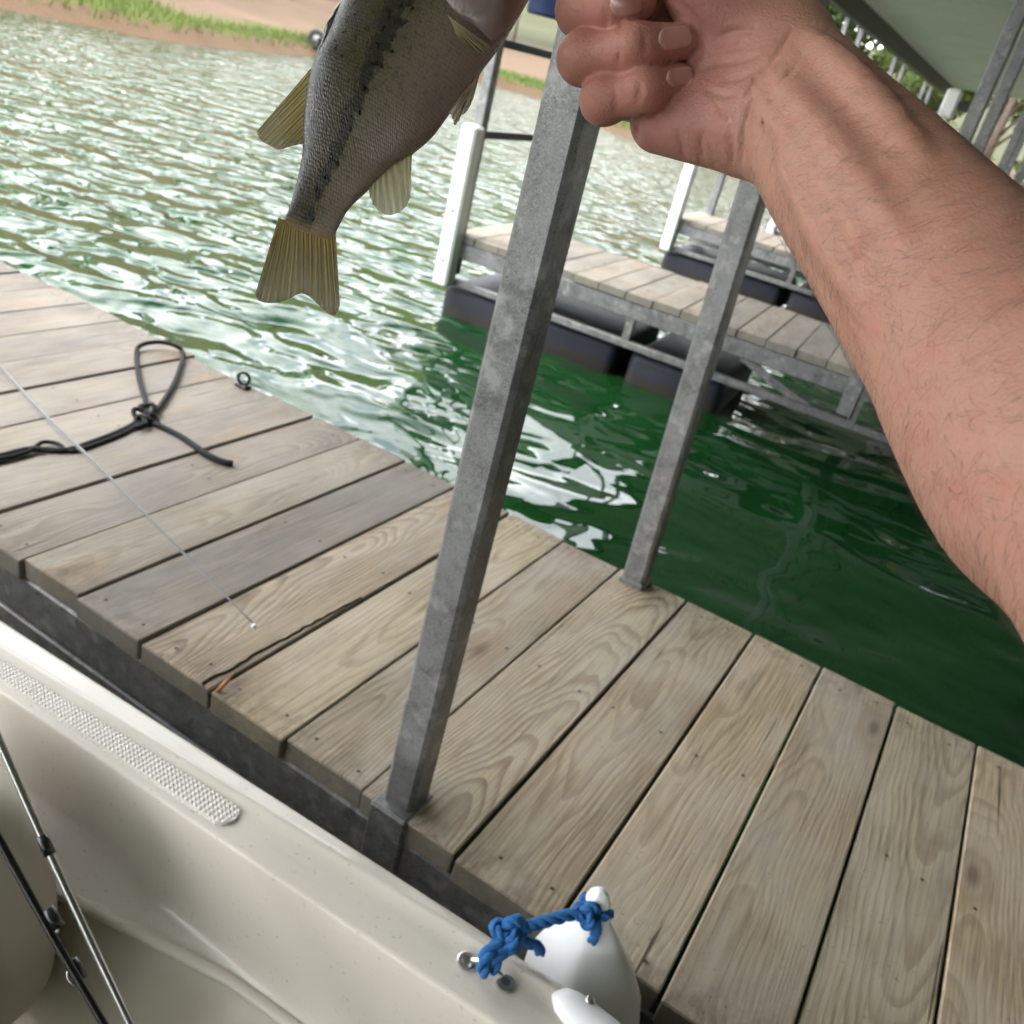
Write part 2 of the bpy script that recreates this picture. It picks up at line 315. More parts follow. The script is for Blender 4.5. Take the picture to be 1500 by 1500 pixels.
def frame_on(root, side, detail=True):
    y = 0 if side < 0 else DW; s = side
    b = MB(); b.box((-2.64-(.14 if root is None else 0), min(y-s*.035, y-s*.004), -.125), (2.4, max(y-s*.035, y-s*.004), -TH-.002), .004).build('top_channel', GALV, root)
    MB().box((-2.64, min(y-s*.045, y-s*.002), -.275), (2.4, max(y-s*.045, y-s*.002), -.238), .004).build('bottom_rail', GALV, root)
    for xx in (-2.6, -1.53, -.36, .8, 2.0):
        MB().box((xx-.02, min(y-s*.036, y-s*.004), -.240), (xx+.02, max(y-s*.036, y-s*.004), -.124)).build('upright', GALV, root)
    for xa, xb in ((-.95, -.55), (.1, .6)):
        MB().bar((xa, y-s*.05, -.13), (xb, y-s*.05, -.26), .012, .035).build('brace', GALV, root)
def make_dock(i, label, group=None):
    yo = Y0+PITCH*i; near = i == 0
    root = thing('dock', label, 'dock', (0, yo, 0) if near else (-2.6+2.6*math.cos(TURN), yo+2.6*math.sin(TURN), 0), group); root.rotation_euler = (0, 0, 0 if near else TURN)
    xg = XG if near else [-2.62+.147*k for k in range(26 if i < 3 else 18)]
    r = random.Random(40+i)
    for k, (a, b) in enumerate(zip(xg[:-1], xg[1:])):
        gap = r.uniform(.0030, .0062); w = b-a-gap; e0 = r.uniform(-.006, .006); e1 = r.uniform(-.008, .006)
        if near and a < -.42 < b-.01: pass
        me = plank_mesh(w, DW-e0+e1, k)
        o = link('plank', me, root, ((a+b)/2, (DW+e0+e1)/2, r.uniform(-.003, .002))); o.rotation_euler = (r.uniform(-.002, .002), r.uniform(-.012, .012), r.uniform(-.002, .002))
        t = (1.0 if a < -1.3 else .8 if a < -.95 else .35 if a < -.55 else .10 if a < -.2 else .16) if near else .8
        o['tone'] = float(np.clip(t+r.uniform(-.18, .18), 0, 1))
    for s in (-1, 1): frame_on(root, s)
    for xx in (-2.60, -1.5, 0.1, 1.2):
        MB().bar((xx, .04, -.085), (xx, DW-.04, -.085), .04, .07).build('cross_beam', GALV, root)
    for a, b in ((-2.62, -1.56), (-1.49, -.97), (.25, 1.1), (1.2, 1.9)):
        link('float', float_mesh(a, b, .03, DW-.03, -.62, -.28), root)
    for s, y in ((-1, .045), (1, DW-.045)):
        pass
    return root
labels = ['weathered plank dock alongside the cream boat, with black cord lying on it', 'plank dock on dark floats across the green water from the boat', 'second plank dock beyond the water, one slip past the dark floats', 'third plank dock from the boat, under the roof', 'fourth plank dock from the boat, under the roof', 'last plank dock under the roof before the shore']
docks = [make_dock(i, labels[i], 'covered boat docks' if i == 0 else 'covered boat docks') for i in range(6)]

MB().box((-2.64, -.001, -.23), (2.4, .030, -.127), .003).build('side_plate', GALV, docks[0])
# nails: tiny dark heads along both edges of the near dock
nb = MB(); r = random.Random(3)
for a, b in zip(XG[:-1], XG[1:]):
    for yy in (.035, DW-.04, DW*.5):
        for fx in (.25, .75):
            c = Vector((a+(b-a)*fx+r.uniform(-.012, .012), yy+r.uniform(-.012, .012), .0012)); rr = .0032
            nb.add([c+Vector((math.cos(t*math.pi/4)*rr, math.sin(t*math.pi/4)*rr, 0)) for t in range(8)], [tuple(range(8))])
tag(nb.build('nail_heads', plain('rusty_nail', (.05, .035, .025), .7), docks[0]), kind='stuff')

# ------------------------------------------------------------------ posts
EAVE = 2.10
def make_post(x, y, label, group, h=EAVE+.05, sleeve_z=(-.22, .003), sleeve_w=.070, plate=False, w=.058, sleeve_y=None):
    o = thing('steel_post', label, 'post', (x, y, 0), group)
    link('shaft', post_mesh(h, w, -.2), o)
    sy = sleeve_y or (-sleeve_w/2, sleeve_w/2)
    MB().box((-sleeve_w/2, sy[0], sleeve_z[0]), (sleeve_w/2, sy[1], sleeve_z[1]), .004).build('base_sleeve', GALV, o)
    if plate: MB().box((-.05, -.045, .001), (.05, .045, .008), .002).build('base_plate', GALV, o)
    return o
PX1 = (-.383-.028, .783+.028)
make_post(-.4068, .8035, 'galvanised square steel post at the dock edge beside the boat', None, w=.048, sleeve_y=(-.042, .030), sleeve_w=.061)
po2 = make_post(-.412, Y1-.026, 'galvanised square steel post on the dock edge over the green water', None, sleeve_z=(-.1, .012), sleeve_w=.058, w=.049); po2.rotation_euler = (0, R_(-2.2), 0)
DN = ['near dock', 'dock across the water', 'second dock beyond', 'third dock from the boat', 'fourth dock from the boat', 'last dock before the shore']
for i in range(0, 6):
    yo = Y0+PITCH*i
    for k, yy in enumerate((yo+.03, yo+DW-.03)):
        side = ['boat side', 'far side'][k]
        p = make_post(-2.74 if i == 0 else -2.59, yy, 'grey end post of the %s, %s' % (DN[i], side), 'dock end posts')
        if i: 
            q_ = make_post(-.41, yy+2.19*TURN, 'grey roof post midway along the %s, %s' % (DN[i], side), 'roof posts on the docks')
    root = docks[i]
    for zz in (.5, .93) if i else (): MB().box((-2.60, .058, zz-.02), (-2.575, DW-.058, zz+.02), .003).build('end_rail', DARKSTEEL, root)
    # white vinyl corner bumper
    bo = thing('bumper_post', 'white vinyl corner bumper on the end of the %s' % DN[i], 'bumper', (-2.59, yo-.028, 0), 'white dock bumpers')
    MB().box((-.045, -.05, -.28), (.045, .045, .54), .012).build('body', WHITEP, bo)
    for zz in (.42, .12, -.14):
        MB().tube([(0, -.051, zz), (0, -.047, zz)], .012, 10).build('bolt', plain('bolt_grey', (.4, .4, .4), .4, .6) if zz == .42 and i == 0 else bpy.data.materials['bolt_grey'], bo)
eb = thing('electrical_box', 'small white electrical box fixed to a roof post', 'box', (-.515, 4.33, 1.13))
MB().box((-.03, -.03, -.055), (.03, .03, .055), .010).build('case', WHITEP, eb); MB().bar((.025, 0, 0), (.09, 0.01, 0), .03, .03).build('bracket', DARKSTEEL, eb)

# ------------------------------------------------------------------ roof
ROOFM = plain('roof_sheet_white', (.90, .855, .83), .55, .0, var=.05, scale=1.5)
roof = thing('dock_roof', 'pale ribbed metal roof over the boat slips', 'roof', (0, 0, EAVE))
def roof_z(x): return .10+(x+2.75)*.07 if x < 9 else .10+11.75*.07-(x-9)*.04
b = MB(); wd_ = .96; prof = []
for k in range(4):
    y = wd_*k/4; prof += [(y, 0), (y+.15, 0), (y+.17, -.032), (y+.22, -.032)]
prof.append((wd_, 0))
vs = []; xs = (-2.63, 9.0, 30.0)
for dz in (0, .004):
    for x in xs: vs += [(x, y, roof_z(x)+z+dz) for y, z in prof]
n = len(prof); fs = []
for i in range(2):
    for k in range(n-1):
        fs.append((i*n+k, i*n+k+1, (i+1)*n+k+1, (i+1)*n+k)); o_ = 3*n; fs.append((o_+i*n+k, o_+(i+1)*n+k, o_+(i+1)*n+k+1, o_+i*n+k+1))
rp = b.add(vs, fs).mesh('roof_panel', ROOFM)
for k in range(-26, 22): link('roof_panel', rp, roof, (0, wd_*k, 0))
MB().box((-2.64, -24.9, -.11), (-2.54, 21.0, .085), .006).build('eave_beam', DARKSTEEL, roof)
for i in (-2, -1, 0, 1):
    for yy in (Y0+PITCH*i+.03, Y0+PITCH*i+DW-.03):
        MB().bar((-2.55, yy, .0), (9, yy, .80), .06, .1).build('rafter', GALV, roof)

# ------------------------------------------------------------------ boat
def gel_mat():
    m = MT('cream_gelcoat', rough=.32, spec=.5, coat=.15); p = m.n('ShaderNodeNewGeometry', out='Position')
    n = m.noise(p, 7, 5, .6); sp = m.noise(p, 160, 2, .5)
    c = m.mixc(n, (.62, .565, .485), (.68, .625, .55)); c = m.mixc(m.ramp(sp, [(.68, g3(0)), (.74, g3(.5))]), c, (.30, .25, .19)); c = m.mixc(m.ramp(m.noise(m.mapp(p, (5, 30, 9)), 1, 5, .7), [(.55, g3(0)), (.75, g3(.3))]), c, (.42, .385, .33)); c = m.mixc(m.ramp(m.noise(p, 55, 5, .7), [(.64, g3(0)), (.72, g3(.35))]), c, (.36, .31, .25))
    m.set(base=c, rough=m.ramp(n, [(.3, g3(.28)), (.7, g3(.42))])); return m
GEL = gel_mat()
VINYL = plain('beige_vinyl', (.50, .455, .375), .5, var=.06, scale=12, bump=.05)
GRIP = plain('grip_pad_plastic', (.66, .62, .56), .7, var=.03)
boat = thing('boat', 'cream fibreglass boat side with ribbed grip pad, moored at the dock', 'boat', (0, 0, 0))
def l0(x): return .6418+.0545*x-max(0, x+.16)*.12
def l1(x): return min(.6251+.0853*x, l0(x)-.006)
def l2(x): return .558+.061*x
def trim_y(x): return min(.602+.213*x, l2(x)-.02)
XS = np.concatenate([np.linspace(-2.4, -1.2, 7), np.linspace(-1.1, .45, 32), np.linspace(.6, 1.6, 5)])
def hull_ring(x):
    a, bb, c = l0(x), l1(x), l2(x); w = bb-c
    # from the outside of the hull, over the gunwale, down the inner wall to the ledge
    pts = [(a-.10, -.60), (a-.03, -.30), (a-.004, -.05), (a-.004, .02), (a+.004, .03), (a+.004, .07), (a, .088), (a-.006, .097), (a-.012, .1), (bb+.010, .1005), (bb+.004, .1035), (bb, .105), (bb-.004, .1035), (bb-.010, .099),
           (bb-.02, .0985), (c+.02, .097), (c+.004, .0967), (c+.0005, .0957), (c-.0012, .0938), (c-.002, .090), (c-.0035, .080), (c-.0045, .05), (c-.004, .01), (c-.005, -.03), (c-.008, -.055), (min(c-.016, trim_y(x)+.02), -.068), (min(c-.02, trim_y(x)), -.074)]
    return [(x, y, z) for y, z in pts]
MB().loft([hull_ring(x) for x in XS], closed=False).build('gunwale', GEL, boat)
# trim moulding and lower liner
MB().tube([(x, trim_y(x)-.004, -.078) for x in np.linspace(-.72, 1.6, 40)], .008, 10).build('trim_moulding', GEL, boat)
lin = []
for x in np.linspace(-.9, 1.6, 90):
    f = .012*math.sin(x*24)*(1 if x > -.55 else .3)+.006*math.sin(x*57+1)
    c = trim_y(x); lin.append([(x, c-.002, -.080), (x, c-.014, -.092), (x, c-.026+f*.4, -.13), (x, c-.05+f, -.2), (x, c-.07+f, -.32), (x, c-.11, -.5)])
MB().loft(lin, closed=False).build('side_liner', VINYL, boat)
MB().box((-2.4, -1.1, -.53), (1.6, .45, -.50)).build('floor', plain('boat_floor', (.12, .11, .1), .8), boat)
far_side = lambda x: -1.15-.02*x
MB().loft([[(x, far_side(x)-.05, -.6), (x, far_side(x), -.05), (x, far_side(x), .08), (x, far_side(x)+.012, .1), (x, far_side(x)+.10, .098), (x, far_side(x)+.106, .085), (x, far_side(x)+.11, -.07), (x, far_side(x)+.2, -.5)] for x in np.linspace(-2.4, 1.6, 9)], closed=False).build('far_gunwale', GEL, boat)
# grip pad: small pyramids in rows
px0, px1 = -1.6, P(352, 1195, .1)[0]; gp = MB(); pit = .0068
def pad_y(x): return l1(x)-.010, l2(x)+.009
vs = []; fs = []; nx_ = int((px1-px0)/pit*2); ny_ = 13
for i in range(nx_+1):
    x = px0+(px1-px0)*i/nx_; a, c_ = pad_y(x); e = max(0.0, 1-((px1-x)/.017))
    sh = math.sqrt(max(0, 1-e*e)) if e > 0 else 1; mid = (a+c_)/2; a = mid+(a-mid)*max(sh, .05); c_ = mid+(c_-mid)*max(sh, .05)
    for j in range(ny_+1):
        up = .0013 if (i % 2 == 1 and j % 2 == 1) else 0
        rim = .0 if 0 < j < ny_ else -.004
        vs.append((x, a+(c_-a)*j/ny_, .0998+up+rim))
for i in range(nx_):
    for j in range(ny_): a0 = i*(ny_+1)+j; fs.append((a0, a0+1, a0+ny_+2, a0+ny_+1))
gp.add(vs, fs).build('grip_pad', GRIP, boat)
# seat back
seat = []
for t in np.linspace(0, 1, 14):
    seat.append(t)
def blob(cx, cy, cz, rx, ry, rz, e=.5, n=28, m=16):
    rings = []
    sg = lambda v, p: math.copysign(abs(v)**p, v)
    for i in range(1, m):
        th = -math.pi/2+math.pi*i/m
        rings.append([(cx+rx*sg(math.cos(th), e)*sg(math.cos(2*math.pi*k/n), e), cy+ry*sg(math.cos(th), e)*sg(math.sin(2*math.pi*k/n), e), cz+rz*sg(math.sin(th), e)) for k in range(n)])
    return rings
c = P(-50, 1265, -.05)
SEATM = VINYL
sb = MB().loft(blob(c[0]-.015, c[1]-.035, -.05, .170, .085, .19, .66)); so = sb.build('seat_back', SEATM, boat)
MB().tube([Vector((c[0]-.015+.150*math.cos(t), c[1]-.035-.078, -.05+.165*math.sin(t))) for t in np.linspace(-1.2, 1.7, 24)], .0022, 6).build('seat_piping', plain('piping', (.22, .19, .15), .6), so)
MB().loft(blob(c[0]+.03, c[1]-.17, -.37, .20, .17, .09, .5)).build('seat_base', SEATM, boat)
# pad eye (strap) and screws
SS = plain('stainless_steel', (.55, .54, .52), .28, .95, var=.1, scale=60)
e0 = Vector(P(683, 1407, .1)); e1 = Vector(P(740, 1440, .1)); ed = (e1-e0).normalized()
zt = .0995
pe = MB()
for e in (e0, e1): pe.tube([(e.x, e.y, zt-.002), (e.x, e.y, zt+.0018), (e.x, e.y, zt+.0024)], [.0100, .0098, .0085], 18, smooth=False)
arch = [e0+ed*((e1-e0).length*t)+Vector((0, 0, zt-.1+.013*math.sin(math.pi*t)**.8)) for t in np.linspace(.12, .88, 16)]
pe.tube(arch, .0032, 10); peo = pe.build('pad_eye', SS, boat)
for e in (e0, e1):
    MB().tube([(e.x, e.y, zt+.001), (e.x, e.y, zt+.0030), (e.x, e.y, zt+.0034)], [.0056, .0050, .002], 12, smooth=False).build('screw', plain('screw_dark', (.25, .24, .23), .35, .9), peo)
# white fitting on the outer edge
PLASTIC = plain('white_plastic', (.80, .80, .80), .35, var=.03)
wp = MB(); rings = []
for x in np.linspace(-.094, .35, 40):
    s_ = min(1, max(.02, 1-((max(0, -.058-x))/.036)**2))**.5; yo_ = l0(x)+.003; w = .040*s_; h = .013*s_+.001
    mid = yo_-.018
    rings.append([(x, mid+w*.5*math.cos(a)*1.0, .099+h*max(-.2, math.sin(a))) for a in np.linspace(-math.pi*.12, math.pi*1.12, 12)])
wpo = wp.loft(rings).build('edge_fitting', PLASTIC, boat)
e = Vector(P(864, 1466, .11)); MB().tube([(e.x, e.y, .1085), (e.x, e.y, .1125), (e.x, e.y, .113)], [.0055, .005, .002], 12).build('screw', SS, wpo)

# ------------------------------------------------------------------ fender between boat and dock
fd = thing('boat_fender', 'white plastic boat fender tied with blue rope beside the dock', 'fender', (0, 0, 0))
tip = Vector(PY(880, 1302, .70)); basep = Vector((tip.x+.055, .70, -.22))
ax = [(0, .004), (.006, .011), (.016, .0145), (.035, .016), (.052, .024), (.075, .040), (.10, .057), (.13, .070), (.18, .076), (.28, .076), (.34, .062), (.37, .02)]
rings = []
dirv = (basep-tip).normalized(); u_ = dirv.cross(Vector((0, 1, 0))).normalized(); v_ = u_.cross(dirv)
for s_, r_r in ax:
    dm = lambda a: 1/(abs(math.cos(a))**1.45+abs(math.sin(a))**1.45)**(1/1.45)
    rings.append([tip+dirv*s_+u_*r_r*dm(a)*math.cos(a)+v_*r_r*.85*dm(a)*math.sin(a) for a in np.linspace(0, 2*math.pi, 41)[:-1]])
MB().loft(rings).build('body', plain('fender_vinyl', (.78, .79, .80), .4, var=.03), fd)

# ------------------------------------------------------------------ blue rope
def rope_mat(name, col, sc=900):
    m = MT(name, rough=.75, spec=.3); p = m.n('ShaderNodeNewGeometry', out='Position')
    v = m.n('ShaderNodeTexVoronoi', {'Vector': p, 'Scale': float(sc)}); n = m.noise(p, 120, 3)
    m.set(base=m.mixc(n, tuple(c*.7 for c in col), tuple(min(1, c*1.25) for c in col)), normal=m.bump(m.math('SUBTRACT', 1.0, v), .7, .002)); return m
BLUE = rope_mat('blue_braid', (.03, .155, .42)); BLACKR = rope_mat('black_braid', (.010, .010, .012), 500)
br = thing('blue_rope', 'short blue rope knotted from the boat pad eye to the white fender', 'rope', tuple(arch[8]))
o3 = Vector(arch[8]); rel = lambda pts: [Vector(p)-o3 for p in pts]
mid_arch = Vector(arch[7]); kn = Vector(P(745, 1367, .135)); fe = tip+dirv*.022+Vector((-.006, -.016, 0))
MB().rope(rel(spline([mid_arch+Vector((.002, -.006, -.006)), mid_arch+Vector((-.003, -.004, .012)), (mid_arch*.5+kn*.5)+Vector((0, 0, .008)), kn], 24)), .0080).build('lower_strand', BLUE, br)
MB().rope(rel(spline([mid_arch+Vector((.008, .002, -.005)), mid_arch+Vector((.006, .004, .010)), (mid_arch*.45+kn*.55)+Vector((.008, .0, .006)), kn+Vector((.006, -.004, .002))], 24)), .0074).build('lower_strand', BLUE, br)
kb = MB()
def trefoil(c, r, tube, rx=0, sc=(1, 1, 1)):
    M_ = Matrix.Rotation(rx, 3, 'X') @ Matrix.Rotation(.6, 3, 'Z'); return [c+M_ @ Vector(((math.sin(t)+2*math.sin(2*t))*r/3*sc[0], (math.cos(t)-2*math.cos(2*t))*r/3*sc[1], -math.sin(3*t)*r/2.4*sc[2])) for t in np.linspace(0, 2*math.pi, 61)[:-1]]
tr_ = trefoil(kn, .0155, .0072, .5); kb.rope(rel(tr_+tr_[:1]), .0066)
kb.build('knot', BLUE, br)
MB().rope(rel(spline([kn, kn*.6+fe*.4+Vector((0, 0, .002)), fe], 16)), .0066).build('bridge_strand', BLUE, br)
MB().rope(rel(spline([kn+Vector((.006, 0, -.004)), Vector(P(785, 1385, .118)), Vector(P(792, 1396, .108))], 10)), .0060).build('tail', BLUE, br)
kb = MB()
tr_ = trefoil(fe+Vector((.002, -.004, 0)), .0115, .006, .9); kb.rope(rel(tr_+tr_[:1]), .0054)
kb.rope(rel([tip+dirv*.024+u_*.0165*math.cos(t)+v_*.0150*math.sin(t) for t in np.linspace(math.pi*.9, math.pi*2.0, 14)]), .0050)
kb.build('upper_knot', BLUE, br)
MB().rope(rel(spline([fe+Vector((.012, -.003, .0)), fe+Vector((.018, -.004, -.012)), fe+Vector((.018, -.003, -.032))], 10)), .0056).build('tail', BLUE, br)

# ------------------------------------------------------------------ black cord on the dock
cord = thing('black_cord', 'black braided cord with a knotted loop lying on the dock planks', 'rope', tuple(P(210, 610, .01)))
o4 = Vector(P(210, 610, .01)); rel = lambda pts: [Vector(p)-o4 for p in pts]
cp = lambda l, z=.0055: [P(x, y, z+dz[0]) if (dz := (d or [0])) else 0 for x, y, *d in l]
main = cp([(-140, 700), (-60, 682), (0, 668), (45, 658), (95, 660), (140, 646), (180, 630), (212, 612)])
MB().tube(rel(spline(main, 60)), .0064, 10).build('standing_part', BLACKR, cord)
MB().tube(rel(spline(cp([(-140, 704), (-60, 686), (0, 672), (40, 662), (62, 648), (84, 650), (104, 661), (142, 650), (182, 634), (212, 616)]), 70)), .0045, 10).build('second_strand', BLACKR, cord)
MB().tube(rel(spline(cp([(212, 606), (214, 592), (204, 555), (200, 520), (206, 506, .01), (232, 501, .016), (258, 507, .012), (268, 520), (258, 555), (243, 582), (226, 604), (210, 615)]), 80)), .0060, 10).build('loop', BLACKR, cord)
MB().tube(rel(spline(cp([(205, 614), (228, 622), (265, 640), (300, 664), (325, 676), (341, 679)]), 50)), .0074, 10).build('tail', BLACKR, cord)
kb = MB()
for (x, y, z, rx, ry, ph) in ((208, 606, .014, .020, .012, .3), (216, 598, .017, .016, .013, 1.4), (206, 618, .012, .022, .010, -.5), (220, 612, .012, .014, .016, 2.2)):
    c_ = Vector(P(x, y, z)); kb.tube(rel([c_+Vector((math.cos(ph), math.sin(ph), 0))*rx*math.cos(t)+Vector((-math.sin(ph), math.cos(ph), .4))*ry*math.sin(t)+Vector((0, 0, .004*math.cos(2*t))) for t in np.linspace(0, 2*math.pi, 25)[:-1]]), .0055, 9, closed=True)
kb.build('knot', BLACKR, cord)

# a rotten strip and an orange splinter on one plank edge of the near dock
re_ = MB(); r = random.Random(12); top_ = []; bot_ = []; xg_ = -.8035*.93
for k in range(26):
    t = k/25; w_ = .017*(1-t)**.6*(.55+.45*r.random())+.0008; top_.append((xg_-.004-w_, .764+t*.36, .0036)); bot_.append((xg_+.0008, .764+t*.36, -.012))
re_.add([Vector(p)-docks[0].location for p in top_+bot_], [(k, k+1, 27+k, 26+k) for k in range(25)]).build('rotten_edge', plain('rotten_wood', (.07, .042, .024), .9, var=.6, scale=90, bump=.6), docks[0])
sa_ = Vector((xg_+.006, .772, -.004))-docks[0].location; MB().tube([sa_, sa_+Vector((.006, .012, .016)), sa_+Vector((.010, .022, .030))], [.0035, .004, .001], 6).build('splinter', plain('fresh_wood', (.55, .28, .12), .7), docks[0])

# small eye on the far dock edge
o5 = Vector(P(356, 566, 0)); ey = thing('ring_eye', 'small black metal eye on the outer dock edge', 'mooring eye', tuple(o5))
MB().tube([Vector((.014*math.cos(t), .006*math.cos(t), .022+.016*math.sin(t))) for t in np.linspace(0, 2*math.pi, 25)[:-1]], .0042, 8, closed=True).build('ring', BLACKM, ey)
MB().box((-.02, -.012, -.002), (.02, .012, .006), .002).build('base', BLACKM, ey)

# ------------------------------------------------------------------ fishing rods
CLEAR = plain('rod_grey_glass', (.14, .14, .142), .45, .0)
a = Vector(P(372, 915, .02)); b_ = Vector(P(0, 535, .06)); b2 = a+(b_-a)*2.0+Vector((0, 0, .10))
fr = thing('fishing_rod', 'thin grey fishing rod with white tip laid across the dock planks', 'fishing rod', tuple(a))
MB().tube([Vector(q_)-a for q_ in spline([a, a*.5+b_*.5, b_, b2], 40)], np.linspace(.0012, .0052, 40), 8).build('blank', CLEAR, fr)
MB().tube([Vector((0, 0, -.004)), Vector((.003, -.003, 0)), Vector((.006, -.006, .002))], [.002, .0048, .002], 10).build('tip_guide', WHITEP, fr)
lineoff = Vector((-.004, -.010, .006))
MB().tube([Vector(q_)-a+lineoff*min(1, i/12) for i, q_ in enumerate(spline([a, a*.5+b_*.5, b_, b2], 40))], .0004, 6).build('fishing_line', plain('mono_line', (.2, .2, .2), .4), fr)
CHROME = plain('brushed_chrome', (.5, .5, .48), .25, .9); BLK = plain('black_graphite', (.012, .012, .012), .3)
def rod(label, pxs, zs, rad, matr, bands, guides):
    pts = [Vector(P(x, y, z)) for (x, y), z in zip(pxs, zs)]; a = pts[0]; d = pts[-1]-a
    o = thing('fishing_rod', label, 'fishing rod', tuple(a))
    MB().tube([p-a for p in spline(pts, 24) for p in [Vector(p)]], rad, 12).build('blank', matr, o)
    t = d.normalized()
    for (x, y, z) in bands:
        c_ = Vector(P(x, y, z))-a; MB().tube([c_-t*.010, c_+t*.010], rad*1.55, 14).build('collar', BLK, o)
    for (x, y, z) in guides:
        c_ = Vector(P(x, y, z))-a; sx = t.cross(Vector((0, 0, 1))).normalized()
        MB().tube([c_+sx*.0055+(sx*math.cos(q)+t*math.sin(q)*1.8)*.0042 for q in np.linspace(0, 2*math.pi, 17)[:-1]], .0012, 6, closed=True).build('guide', CHROME, o)
rod('silver fishing rod with a black collar leaning in the boat', [(-60, 955), (0, 1087), (68, 1240), (190, 1500), (260, 1650)], [.30, .25, .18, .06, -.01], .0036, CHROME, [(67, 1238, .18)], [])
rod('black fishing rod with wire guides leaning in the boat', [(-100, 1050), (0, 1232), (75, 1368), (152, 1500), (230, 1640)], [.28, .21, .15, .09, .03], .0037, BLK, [(78, 1345, .16), (112, 1420, .12)], [(84, 1352, .15), (116, 1425, .12)])

# ------------------------------------------------------------------ fish
def q3(px, py, dep): return np.array([(px-750)/F*dep, (py-750)/F*dep, dep], np.float32)      # metres in the lens frame: right, down, away
def cw(a): return (W @ np.asarray(a, float).reshape(-1, 3).T).T + CAM             # lens frame -> world
FD = .385
FDO = [(411, 330), (417, 318), (424, 304), (435, 266), (443, 226), (444, 192), (449, 138), (461, 90), (478, 58), (500, 8), (528, -38), (575, -85), (640, -122), (712, -146), (770, -146), (806, -132)]
FVE = [(489, 355), (490, 346), (495, 334), (511, 306), (539, 278), (571, 247), (606, 222), (634, 197), (660, 162), (706, 100), (736, 60), (766, 12), (792, -36), (812, -70), (826, -92), (824, -108)]
FTH = [.10, .16, .22, .29, .35, .38, .40, .42, .44, .46, .48, .50, .50, .47, .42, .38]
sd_ = spline([(*a, 0) for a in FDO], 110); sv_ = spline([(*a, 0) for a in FVE], 110); st_ = spline([(t, 0, 0) for t in FTH], 110)[:, 0]
fish = thing('fish', 'olive bass with dark lateral stripe hanging tail down from the fist', 'fish', tuple(cw(q3(600, 120, FD))[0]))
FO = np.array(fish.location)
NR = 56; V_ = []; UV_ = []; arc = 0
for i in range(110):
    a = q3(sd_[i, 0], sd_[i, 1], FD); b = q3(sv_[i, 0], sv_[i, 1], FD); c = (a+b)/2; h = (a-b)/2; hl = np.linalg.norm(h)
    if i: arc += np.linalg.norm(c-cprev)
    cprev = c
    for k in range(NR):
        th = 2*math.pi*k/NR; cs, sn = math.cos(th), math.sin(th)
        V_.append(c+h*cs+np.array([0, 0, -1])*hl*st_[i]*math.copysign(abs(sn)**.85, sn)*(1-.12*cs))
        UV_.append((i/109, .5-.5*cs, arc, th if th <= math.pi else 2*math.pi-th, hl))
f_ = [(i*NR+k, i*NR+(k+1) % NR, (i+1)*NR+(k+1) % NR, (i+1)*NR+k) for i in range(109) for k in range(NR)]
f_ += [tuple(range(NR-1, -1, -1)), tuple(109*NR+k for k in range(NR))]
def mesh_from(name, verts, faces, mat_, smooth=True, attrs=None):
    me = bpy.data.meshes.new(name); me.from_pydata(np.asarray(verts, float).tolist(), [], faces)
    me.polygons.foreach_set('use_smooth', [smooth]*len(me.polygons)); me.materials.append(mat_.m)
    for k, v in (attrs or {}).items():
        v = np.asarray(v, np.float32)
        if v.ndim == 1: at = me.attributes.new(k, 'FLOAT', 'POINT'); at.data.foreach_set('value', v)
        else: at = me.attributes.new(k, 'FLOAT_VECTOR', 'POINT'); at.data.foreach_set('vector', v.reshape(-1))
    return me
def fish_surf(px, py):
    """front depth of the body at a picture point"""
    d = np.hypot((sd_[:, 0]+sv_[:, 0])/2-px, (sd_[:, 1]+sv_[:, 1])/2-py); best = None
    for i in np.argsort(np.abs((px-(sd_[:, 0]+sv_[:, 0])/2)*(sv_[:, 1]-sd_[:, 1])-(py-(sd_[:, 1]+sv_[:, 1])/2)*(sv_[:, 0]-sd_[:, 0]))/np.hypot(sv_[:, 0]-sd_[:, 0], sv_[:, 1]-sd_[:, 1])+d*.05)[:1]:
        c = (sd_[i]+sv_[i])/2; h = (sd_[i]-sv_[i])/2; hl = np.linalg.norm(h); t = np.dot([px-c[0], py-c[1]], h[:2])/hl**2; t = np.clip(t, -.97, .97)
        return FD-hl/F*FD*st_[i]*(1-t*t)**.425*(1-.12*t)
UV_ = np.array(UV_)
